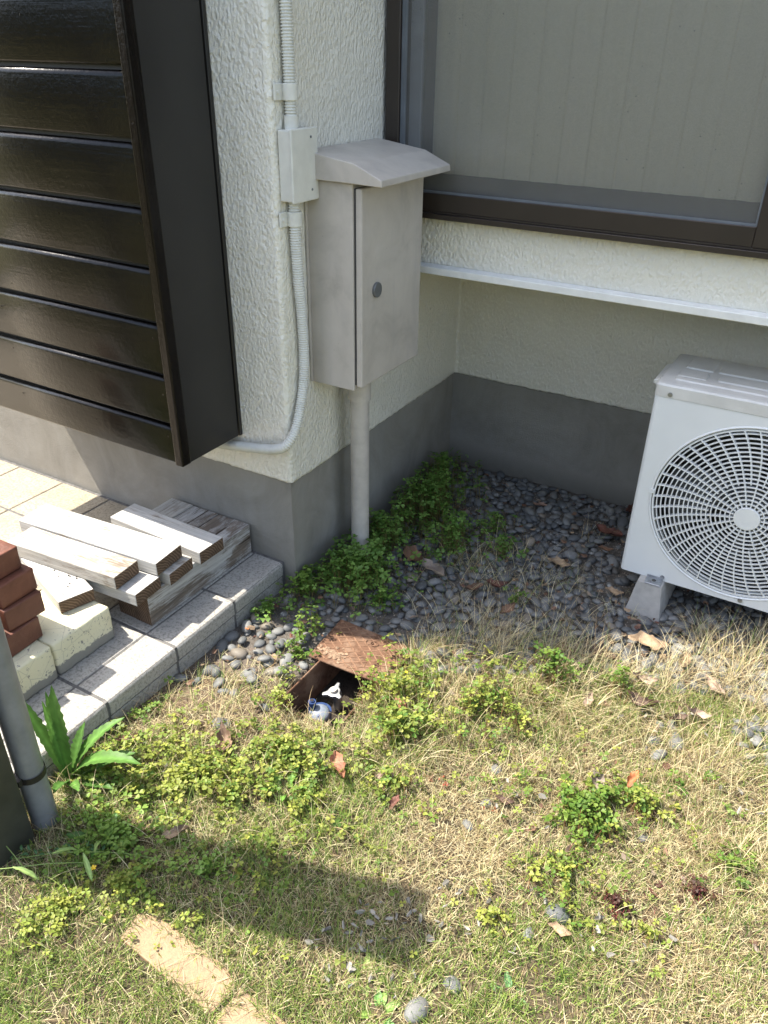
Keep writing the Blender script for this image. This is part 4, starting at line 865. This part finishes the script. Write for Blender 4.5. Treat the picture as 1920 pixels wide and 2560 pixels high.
tag(link('clover_patch', clover('clover_patch', [(.13, .13, .17, .17, 620, .02, .09, .0085, .0135, dk0, dk1), (.02, .02, .09, .14, 200, .015, .06, .0085, .0125, dk0, md1), (.10, .34, .11, .16, 330, .03, .10, .008, .0125, dk0, dk1), (.15, .58, .16, .26, 620, .03, .12, .008, .0125, dk0, dk1), (.08, .82, .11, .18, 260, .03, .11, .008, .012, dk0, dk1), (.30, .46, .12, .16, 240, .02, .09, .007, .011, dk0, dk1), (.37, .62, .08, .10, 120, .02, .07, .007, .011, dk0, dk1), (.46, .52, .05, .08, 60, .02, .06, .007, .011, dk0, dk1),
    (-.01, -.13, .06, .10, 70, .01, .04, .007, .011, dk0, dk1), (.26, .08, .06, .08, 80, .01, .04, .007, .011, dk0, dk1), (.55, .50, .02, .02, 6, .04, .06, .009, .012, md0, md1), (.60, .28, .03, .04, 12, .02, .06, .008, .012, dk0, md1)]), M['clover']), 'lush dark green clover growing round the beige pipe in the shaded corner', 'clover', None, 'stuff')
tag(link('clover_patch', clover('clover_patch', [(.165, -.175, .035, .045, 60, .02, .11, .008, .012, md0, yl0), (.17, -.25, .05, .03, 24, .01, .05, .007, .010, md0, yl0)]), M['clover']), 'upright sprig of bright clover at the left corner of the rusty lid', 'clover', None, 'stuff')
tag(link('clover_patch', clover('clover_patch', [(.66, -.20, .34, .20, 330, .015, .06, .005, .009, md0, yl1), (1.0, -.35, .40, .24, 150, .01, .04, .005, .008, md0, yl1), (.50, -.24, .11, .12, 230, .02, .08, .0065, .0105, md0, yl1), (.58, -.37, .10, .11, 240, .015, .07, .0065, .0105, md0, yl1), (.68, -.10, .13, .10, 190, .02, .09, .006, .010, md0, yl1), (.82, .02, .10, .07, 80, .03, .10, .006, .010, md0, yl0), (.99, .07, .07, .05, 50, .03, .09, .006, .010, md0, yl0), (.78, -.15, .12, .10, 110, .02, .06, .006, .009, md0, yl1), (.26, -.43, .06, .04, 30, .02, .05, .006, .009, yl0, yl1), (.20, -.33, .05, .04, 30, .01, .05, .006, .010, md0, yl1)], (.22, .13, .06)), M['clover']), 'sunlit yellow green clover in front of the open iron box and along the dry grass', 'clover', None, 'stuff')
tag(link('clover_patch', clover('clover_patch', [(.35, -.72, .42, .20, 420, .01, .05, .005, .009, md0, yl1), (.38, -.57, .14, .09, 250, .008, .045, .0065, .0105, md0, yl1), (.22, -.72, .18, .12, 420, .008, .04, .0055, .0095, yl0, yl1), (.48, -.68, .15, .12, 220, .008, .035, .0055, .009, md0, yl1), (.10, -.83, .13, .10, 220, .008, .045, .006, .0095, md0, yl1), (.20, -.93, .15, .09, 260, .008, .04, .006, .010, dk1, md1), (.30, -1.0, .12, .07, 120, .008, .035, .005, .008, yl0, yl1), (.24, -1.10, .06, .08, 110, .008, .03, .005, .008, yl0, yl1), (.02, -.72, .08, .09, 80, .008, .03, .005, .008, md0, yl0), (.0, -.62, .06, .06, 26, .01, .03, .005, .008, md0, yl0), (.42, -.88, .10, .06, 60, .008, .03, .006, .009, dk1, md1), (.47, -.97, .07, .05, 26, .008, .03, .005, .008, yl0, yl1)], (.22, .15, .06)), M['clover']), 'low yellowish clover mat in the lawn beside the post and downpipe', 'clover', None, 'stuff')
tag(link('clover_patch', clover('clover_patch', [(1.03, -.36, .07, .08, 150, .015, .06, .0065, .0105, md0, yl0), (1.12, -.28, .10, .06, 110, .01, .05, .006, .010, md0, yl1), (1.25, -.18, .08, .06, 50, .01, .05, .006, .009, md0, yl0), (1.33, -.33, .06, .08, 40, .01, .04, .006, .009, md0, yl0), (1.05, -.53, .13, .09, 130, .006, .03, .005, .0085, md0, yl1), (.62, -.50, .12, .08, 60, .01, .05, .006, .009, md0, yl1), (1.22, -.56, .12, .05, 30, .006, .03, .005, .008, yl0, yl1), (.95, -.68, .10, .07, 40, .006, .02, .005, .008, yl0, yl1)], (.24, .12, .06)), M['clover']), 'clover tufts in the dry lawn at the right around the upright orange leaf', 'clover', None, 'stuff')
tag(link('red_weed', clover('red_weed', [(1.15, -.53, .06, .035, 60, .006, .025, .004, .0065, rd0, rd1), (1.28, -.42, .06, .04, 40, .006, .02, .004, .0065, rd0, rd1), (.72, -.45, .12, .02, 14, .004, .015, .004, .006, (.4, .1, .07), (.3, .14, .06))], (.24, .05, .05)), M['clover']), 'small dark red leaved weed creeping beside the lone grey pebble', 'weed', None, 'stuff')

# ================================================================ leafy weeds
def blade_leaf(L, W, bend, side, teeth=0, nseg=14, c=(.15, .29, .07), fold=.25):
    V = []; Fc = []; T = []
    ang = 0; p = np.zeros(3)
    for i in range(nseg + 1):
        t = i / nseg; w = W * (math.sin(math.pi * min(1, t * .92 + .08) ** 1.15) ** .8) * .5
        if teeth: w *= 1 + .11 * ((i % 2) * 2 - 1) * (t > .25) * (t < .95)
        if i == nseg: w = .0003
        th = bend[0] + (bend[1] - bend[0]) * t                    # angle from vertical
        if i: p = p + np.array([math.sin(th), side * math.sin(t * 2) * .25, math.cos(th)]) * L / nseg
        nrm = np.array([-math.cos(th), 0, math.sin(th)])
        for q in (-1, -.5, 0, .5, 1): V.append(p + np.array([0, q * w, 0]) + nrm * (fold * abs(q) * w) + nrm * .0012 * math.sin(i * 2.1 + q * 3)); T.append(np.array(c) * (.85 + .3 * random.random()) * (1.45 if q == 0 else (.92 + .12 * ((i + int(q * 2)) % 2))))
    for i in range(nseg):
        for j in range(4): a = i * 5 + j; Fc.append((a, a + 1, a + 6, a + 5))
    return np.array(V), np.array(Fc), np.array(T)
def weed(name, label, loc, leaves, grp=None, cat='weed'):
    r = thing(name, label, cat, loc, grp)
    for (L, W, b0, b1, side, az, teeth, c) in leaves:
        V, Fq, T = blade_leaf(L, W * (.8 if teeth else 1), (b0, b1), side, teeth, 26 if teeth else 12, c); o = link('leaf', npmesh('leaf', V, Fq, T), M['weed'], r); o.rotation_euler = (0, 0, az); o.location = (.004 * math.cos(az), .004 * math.sin(az), 0)
    return r
gc = (.10, .21, .042); gd = (.075, .165, .034)
weed('leafy_weed', 'tall bright green weed with long toothed leaves between the porch step and downpipe', (-.005, -.868, .008),
     [(.27, .050, .02, .16, 0, 2.05, 1, gc), (.27, .036, .20, .35, .2, 3.3, 1, gd), (.24, .030, .14, .26, 0, 2.6, 1, gc), (.24, .030, .05, .1, 0, 3.1, 1, gc), (.24, .050, .25, 1.8, 0, .32, 1, gc), (.21, .045, .20, 1.3, 0, .98, 1, gc), (.17, .050, .75, 1.5, 0, .70, 1, gd), (.14, .036, .85, 1.6, .3, .05, 1, gd), (.13, .034, .5, 1.2, 0, 5.4, 1, gd), (.15, .04, .3, .6, 0, 1.5, 1, gd), (.10, .03, .9, 1.6, 0, 2.4, 1, gd), (.12, .028, .6, 1.3, 0, -.4, 1, gc)])
weed('broad_weed', 'dark broad leaved weed in the shade below the downpipe', (.185, -.945, .004), [(.075, .024, .7, 1.4, 0, .3, 0, (.09, .19, .04)), (.08, .026, .8, 1.5, 0, 3.6, 0, (.08, .17, .04)), (.06, .022, .5, 1.3, 0, 5.2, 0, (.09, .2, .05)), (.07, .022, .6, 1.4, 0, 1.8, 0, (.08, .18, .045)), (.065, .02, .8, 1.5, 0, 4.3, 0, (.10, .2, .04))])
weed('broad_weed', 'narrow leaved bright weed in the clover mat at mid left', (.43, -.64, .004), [(.07, .014, .5, 1.2, 0, a, 0, (.16, .32, .06)) for a in (.2, 1.5, 2.9, 4.1, 5.3)])
def rosette(label, x, y, L, c, n, s):
    rr2 = random.Random(s); weed('rosette_weed', label, (x, y, .006), [(L * rr2.uniform(.7, 1.1), L * .34, 1.0 + rr2.uniform(-.15, .2), 1.6, 0, 6.283 * k / n + rr2.uniform(-.3, .3), 0, tuple(q * rr2.uniform(.8, 1.2) for q in c)) for k in range(n)], 'flat rosette weeds in the lawn')
rosette('pale yellow green rosette near the bottom of the lawn', .796, -.895, .036, (.30, .36, .11), 9, 1); rosette('bright green rosette on the bottom edge right of the paver', .852, -.935, .042, (.20, .34, .09), 8, 2)
rosette('bluish green rosette at the lower right by the short turf', 1.04, -.79, .040, (.13, .24, .08), 6, 3); rosette('small pale rosette between the bottom rosettes and the lone pebble', .905, -.86, .026, (.28, .35, .12), 7, 4)
rosette('green rosette in the shaded turf above the bottom rosettes', .80, -.85, .030, (.14, .22, .07), 7, 5)
# vetch with seed pods
vt = thing('vetch', 'trailing vetch stem with hanging green seed pods at the left edge', 'weed', (.12, -1.09, 0))
bm = bmesh.new()
for pts in ([(-.10, -.06, .05), (-.03, -.01, .05), (.04, .05, .045), (.10, .10, .03)], [(-.05, .02, .03), (.05, .09, .04), (.18, .16, .035), (.34, .20, .02)], [(-.12, .03, .06), (-.05, .02, .055), (.01, .01, .04)]):
    sweep(bm, catmull(pts, .012), .0011, 5)
me_ = bmobj('stem', bm, simple('vetch_stem', (.20, .28, .08), .6), vt, True)
for (x, y, z, az) in ((.045, .05, .045, 1.2), (-.0, -.008, .04, .4), (.105, .10, .035, 2.2), (.10, .08, .05, 5.8)):
    V, Fq, T = blade_leaf(.058, .0105, (1.7, 2.5), 0, 0, 8, (.30, .42, .14), .5); o = link('seed_pod', npmesh('seed_pod', V, Fq, T), M['weed'], vt); o.location = (x, y, z + .034); o.rotation_euler = (0, 0, az)
for k in range(26):
    V, Fq, T = blade_leaf(.013, .006, (.9, 1.4), 0, 0, 4, (.07, .15, .055), .2); q = k / 25; o = link('leaflet', npmesh('leaflet', V, Fq, T), M['weed'], vt); o.location = (-.05 + .16 * q, .02 + .12 * q + .012 * (k % 2), .04 - .01 * q); o.rotation_euler = (random.uniform(-.3, .3), 0, random.uniform(0, 6.28))
# little yellow flower
def flower(label, x, y, h, r):
    t_ = thing('yellow_flower', label, 'flower', (x, y, 0), 'small yellow flowers in the clover'); bm = bmesh.new(); sweep(bm, [(0, 0, 0), (.002, .001, h * .5), (0, 0, h)], .0008, 5); bmobj('stem', bm, M['weed_stem'], t_)
    bm = bmesh.new()
    for k in range(5):
        a = k * 1.257; c, s = math.cos(a), math.sin(a); q = [bm.verts.new(p) for p in ((0, 0, h), (r * .6 * c + r * .35 * s, r * .6 * s - r * .35 * c, h + r * .25), (r * c, r * s, h + r * .3), (r * .6 * c - r * .35 * s, r * .6 * s + r * .35 * c, h + r * .25))]; bm.faces.new(q)
    bmobj('petals', bm, M['yellow'], t_)
M['weed_stem'] = simple('flower_stem', (.2, .27, .08), .6); M['yellow'] = simple('yellow_petal', (.75, .50, .02), .5)
flower('yellow flower on the stem near the vetch pods', .232, -1.005, .04, .007); flower('tiny yellow flower above the clover right of the iron box', .505, -.215, .075, .005); flower('tiny yellow flower on the clover in front of the lid corner', .46, -.245, .065, .004)

# ================================================================ fallen leaves
def dead_leaf(label, x, y, L, az, col, curl=.8, bend=.5, tilt=(0, 0), z=.012, wr=.5):
    nu, nv = 17, 9; L *= .84; tilt = (tilt[0] * .6, tilt[1] * .7); V = []; k = random.uniform(0, 9)
    for i in range(nu):
        t = i / (nu - 1); w = L * wr * .5 * math.sin(math.pi * (t * .96 + .02)) ** .75 * (1 + .12 * math.sin(t * 19 + k) + .08 * math.sin(t * 41 + k)); sx = L * (t - .5)
        for j in range(nv):
            q = (j / (nv - 1)) * 2 - 1; ca = curl * (1 + .3 * math.sin(t * 5 + k)); yy = w * (math.sin(q * ca) / max(ca, .1)); zz = w * (1 - math.cos(q * ca)) / max(ca, .1) * 1.2 + bend * L * (t - .5) ** 2 * 1.5 + .034 * L * math.sin(t * 9 + q * 3.1 + k) + .02 * L * math.sin(t * 23 - q * 7 + k) + .018 * L * abs(math.sin(q * 9 + t * 4))
            V.append((sx, yy + .05 * L * math.sin(t * 3 + k), zz))
    F = [(i * nv + j, (i + 1) * nv + j, (i + 1) * nv + j + 1, i * nv + j + 1) for i in range(nu - 1) for j in range(nv - 1)]
    V = np.array(V); T = np.array(col)[None] * (1 + .25 * np.sin(V[:, :1] * 90 + k)); T[[i * nv + nv // 2 for i in range(nu)]] *= 1.25
    r = thing('dead_leaf', label, 'leaf', (x, y, float(gz(np.array(x), np.array(y))) + z), 'dead leaves on the ground'); r.rotation_euler = (tilt[0], tilt[1], az)
    link('leaf_blade', npmesh('leaf_blade', V, F, T), M['deadleaf'], r)
    bm = bmesh.new(); sweep(bm, [(-L * .5, .05 * L * math.sin(k), V[3][2]), (-L * .58, .01, V[3][2] + .003), (-L * .68, .012, .002)], .0009, 5); bmobj('leaf_stalk', bm, M['wood_end'], r)
br, rdb, tan, gry, org, pnk, dkb = (.17, .095, .058), (.12, .045, .032), (.28, .20, .125), (.20, .165, .135), (.34, .125, .045), (.34, .25, .19), (.085, .052, .038)
for a in [('large curled grey brown leaf against the clover', .325, .285, .12, -.5, gry, .9, .3, (.2, .1), .03), ('brown leaf tucked under the front of the shaded clover', .235, .325, .13, -.5, br, .7, .2, (.35, 0), .03), ('broad dark red leaf beside the foot of the air conditioner', .735, .80, .12, -.3, rdb, .7, .3, (0, 0), .03), ('dark red leaf deep in the shade by the foundation', .76, .99, .10, 1.2, rdb, .8, .3, (.1, .2), .03),
    ('small brown leaf between the red leaf and the unit', .755, .69, .06, .5, br, 1., .4, (0, .2), .03), ('tan leaf touching the left side of the resin block', .85, .475, .07, .1, tan, .5, .3, (0, 0), .03), ('upright curled brown leaf in the middle of the pebbles', .605, .215, .075, 1.3, br, 1.2, .3, (.6, -.3), .035), ('brown leaf on the pebbles below the grey one', .472, .275, .075, .9, br, 1., .4, (.3, .2), .025),
    ('narrow curled reddish leaf amid the wiry grass', .525, .315, .085, .7, rdb, 1.3, .5, (.2, .3), .03), ('long pale brown leaf on the sunny edge of the pebbles', 1.0, .285, .13, .3, tan, .5, .2, (.15, 0), .03), ('brown leaf buried under the arching dry grass', .80, .135, .10, 1.8, br, .8, .4, (0, .2), .025), ('pointed tan leaf under the dry grass at the right', 1.11, .255, .08, 1.4, tan, .8, .3, (.2, 0), .03),
    ('pale crumpled leaf above the dark crumpled one', 1.03, .115, .08, .4, pnk, 1.4, .8, (.4, .2), .035), ('dark brown crumpled leaf in the sunny straw', 1.055, .03, .095, -.2, dkb, 1.3, .9, (.3, -.2), .03), ('pinkish flat leaf at the upper right of the lawn', 1.195, .20, .085, -.6, pnk, .4, .2, (-.2, .2), .03), ('upright orange brown leaf in the right hand clover', 1.10, -.24, .055, 1.35, org, 1., .2, (0, -.9), .045),
    ('grey brown crumpled leaf left of the orange one', 1.035, -.28, .085, -.9, gry, 1.2, .4, (.2, 0), .025), ('brown leaf lodged in the clover right of the iron box', .545, -.315, .055, -.4, (.30, .13, .075), .6, .3, (.1, 0), .055), ('long narrow curved russet leaf in the lawn centre', .51, -.535, .095, -.75, (.27, .12, .07), 1.3, .3, (0, 0), .025), ('curled two toned leaf on the dirt below the step', .238, -.617, .11, -.75, (.20, .13, .085), 1.4, .8, (.2, 0), .02),
    ('brown crumpled leaf by the tall weed', .035, -.73, .065, 1.2, br, 1., .6, (.2, .3), .025), ('small red leaf standing in the turf centre', .664, -.55, .045, 1.6, rdb, .9, .2, (0, -.5), .02), ('beige round leaf beside the small red one', .61, -.50, .050, .5, pnk, .6, .2, (.2, 0), .02), ('thin tan strip of leaf in the shaded clover mat', .315, -.862, .07, 1.0, tan, 1.2, .1, (0, 0), .03),
    ('tiny orange leaf among the pebbles by the step', -.004, -.232, .035, -.8, org, .6, .2, (0, 0), .02), ('tan leaf on the pebbles under the lone clover sprig', .65, .54, .09, .1, tan, .4, .2, (.1, 0), .025), ('dark crumpled leaf in the straw behind the pale heap', 1.14, .03, .06, .8, dkb, 1.3, .7, (.2, 0), .02), ('pale curled leaf next to the sunlit pebbles', 1.18, .06, .07, .3, pnk, 1.5, .8, (.3, .2), .03),
    ('dark leaf scrap in the turf left of the grey brown leaf', .87, -.42, .05, .2, dkb, 1.2, .4, (0, 0), .012), ('pale straw coloured leaf below the large lone pebble', 1.075, -.645, .055, .1, tan, 1.2, .3, (0, 0), .02), ('long bleached leaf standing beside the dark crumpled one', .93, -.03, .06, 1.5, pnk, 1.2, .2, (0, -.4), .03), ('dark brown leaf under the wiry grass by the sunlit edge', .90, .18, .10, -.2, dkb, .9, .3, (.1, .1), .025),
    ('brown leaf resting on the stones near the foundation corner', .46, .87, .06, .2, (.28, .17, .12), .7, .3, (0, 0), .02)]:
    dead_leaf(*a)
# crumbled leaf litter
def litter(n):
    x = rng.uniform(-.03, 1.7, n); y = rng.uniform(-.5, 1.02, n); d = np.where(y > turf_line(x), .35 + .65 * (fbm(x, y, 5, 2) > .52), .25) + .6 * np.exp(-(((x - 1.1) / .2) ** 2 + ((y - .08) / .1) ** 2)); m = (rng.random(n) < d) & not_blocked(x, y); x, y = x[m], y[m]; n = len(x)
    s_ = rng.uniform(.004, .014, n); a = rng.uniform(0, 6.28, n); k = 6; th = np.linspace(0, 2 * np.pi, k, endpoint=False); rr_ = s_[:, None] * rng.uniform(.5, 1.2, (n, k)); ex = rng.uniform(.3, .8, n)[:, None]
    u, v = rr_ * np.cos(th), rr_ * np.sin(th) * ex; V = np.zeros((n, k, 3)); V[:, :, 0] = x[:, None] + u * np.cos(a)[:, None] - v * np.sin(a)[:, None]; V[:, :, 1] = y[:, None] + u * np.sin(a)[:, None] + v * np.cos(a)[:, None]
    V[:, :, 2] = (gz(x, y) + np.where(y > turf_line(x), .019, .010))[:, None] + rng.uniform(-.25, .55, (n, k)) * s_[:, None]
    F = (np.array([[0, 1, 2], [0, 2, 3], [0, 3, 5], [3, 4, 5]])[None] + (np.arange(n) * k)[:, None, None]).reshape(-1, 3); pal = np.array([[.17, .095, .058], [.12, .05, .035], [.28, .20, .125], [.09, .06, .045], [.22, .17, .13]])
    return npmesh('leaf_litter', V.reshape(-1, 3), F, np.repeat(pal[rng.integers(0, 5, n)] * rng.uniform(.7, 1.3, (n, 1)), k, 0), False)
def pale_bits():
    V, F, T, o_ = [], [], [], 0
    for (cx_, cy_, sx_, sy_, n) in ((.76, -.86, .05, .05, 70), (.80, -.80, .04, .04, 40), (1.13, .02, .07, .06, 70), (.92, -.40, .05, .03, 30), (.90, -.70, .06, .05, 30), (1.12, -.62, .06, .03, 24), (.07, -.72, .05, .03, 24), (1.30, -.12, .06, .05, 30)):
        for _ in range(n // 2):
            x, y = rng.normal(cx_, sx_), rng.normal(cy_, sy_); s_ = rng.uniform(.003, .011); a = rng.uniform(0, 6.28); k = 6; z0 = float(gz(np.array(x), np.array(y))) + rng.uniform(.008, .022); e = rng.uniform(.2, .6)
            for q in range(k):
                th = q * math.pi / 3; u, v = s_ * math.cos(th) * rng.uniform(.7, 1.2), s_ * e * math.sin(th); V.append((x + u * math.cos(a) - v * math.sin(a), y + u * math.sin(a) + v * math.cos(a), z0 + rng.uniform(-.4, .5) * s_))
            F += [(o_, o_ + 1, o_ + 2), (o_, o_ + 2, o_ + 3), (o_, o_ + 3, o_ + 5), (o_ + 3, o_ + 4, o_ + 5)]; o_ += 6; c = np.array([.30, .285, .25]) * rng.uniform(.35, 1.1); T += [c] * 6
    return npmesh('bleached_scraps', V, F, np.array(T), False)
tag(link('bleached_scraps', pale_bits(), M['grit']), 'pale bleached scraps of dead weeds lying in patches in the lawn', 'dead weeds', None, 'stuff')
tag(link('leaf_litter', litter(1500), M['deadleaf']), 'crumbled brown leaf litter between the pebbles and in the dry grass', 'leaf litter', None, 'stuff')
# dark seeds on the low board and porch
sd = bmesh.new()
for k in range(34): 
    q = random.random(); cyl(sd, (-.33 - .22 * q + random.uniform(-.01, .01), -.52 + .06 * q + random.uniform(-.03, .03), .2362), random.uniform(.0012, .0026), .0016, 'Z', 7)
tag(bmobj('seeds', sd, M['band']), 'scattered black seeds and droppings on the low white board', 'seeds', None, 'stuff')
tw = bmesh.new()
for k in range(16):
    x, y = random.uniform(.3, 1.3), random.uniform(-.1, .5); a = random.uniform(0, 3.14); L = random.uniform(.03, .09); z = float(gz(np.array(x), np.array(y))) + .022
    sweep(tw, [(x - L / 2 * math.cos(a), y - L / 2 * math.sin(a), z), (x, y + .003, z + .006), (x + L / 2 * math.cos(a), y + L / 2 * math.sin(a), z)], .0011, 5)
tag(bmobj('twigs', tw, M['wood_end']), 'thin dry twigs scattered on the pebbles and straw', 'twigs', None, 'stuff')
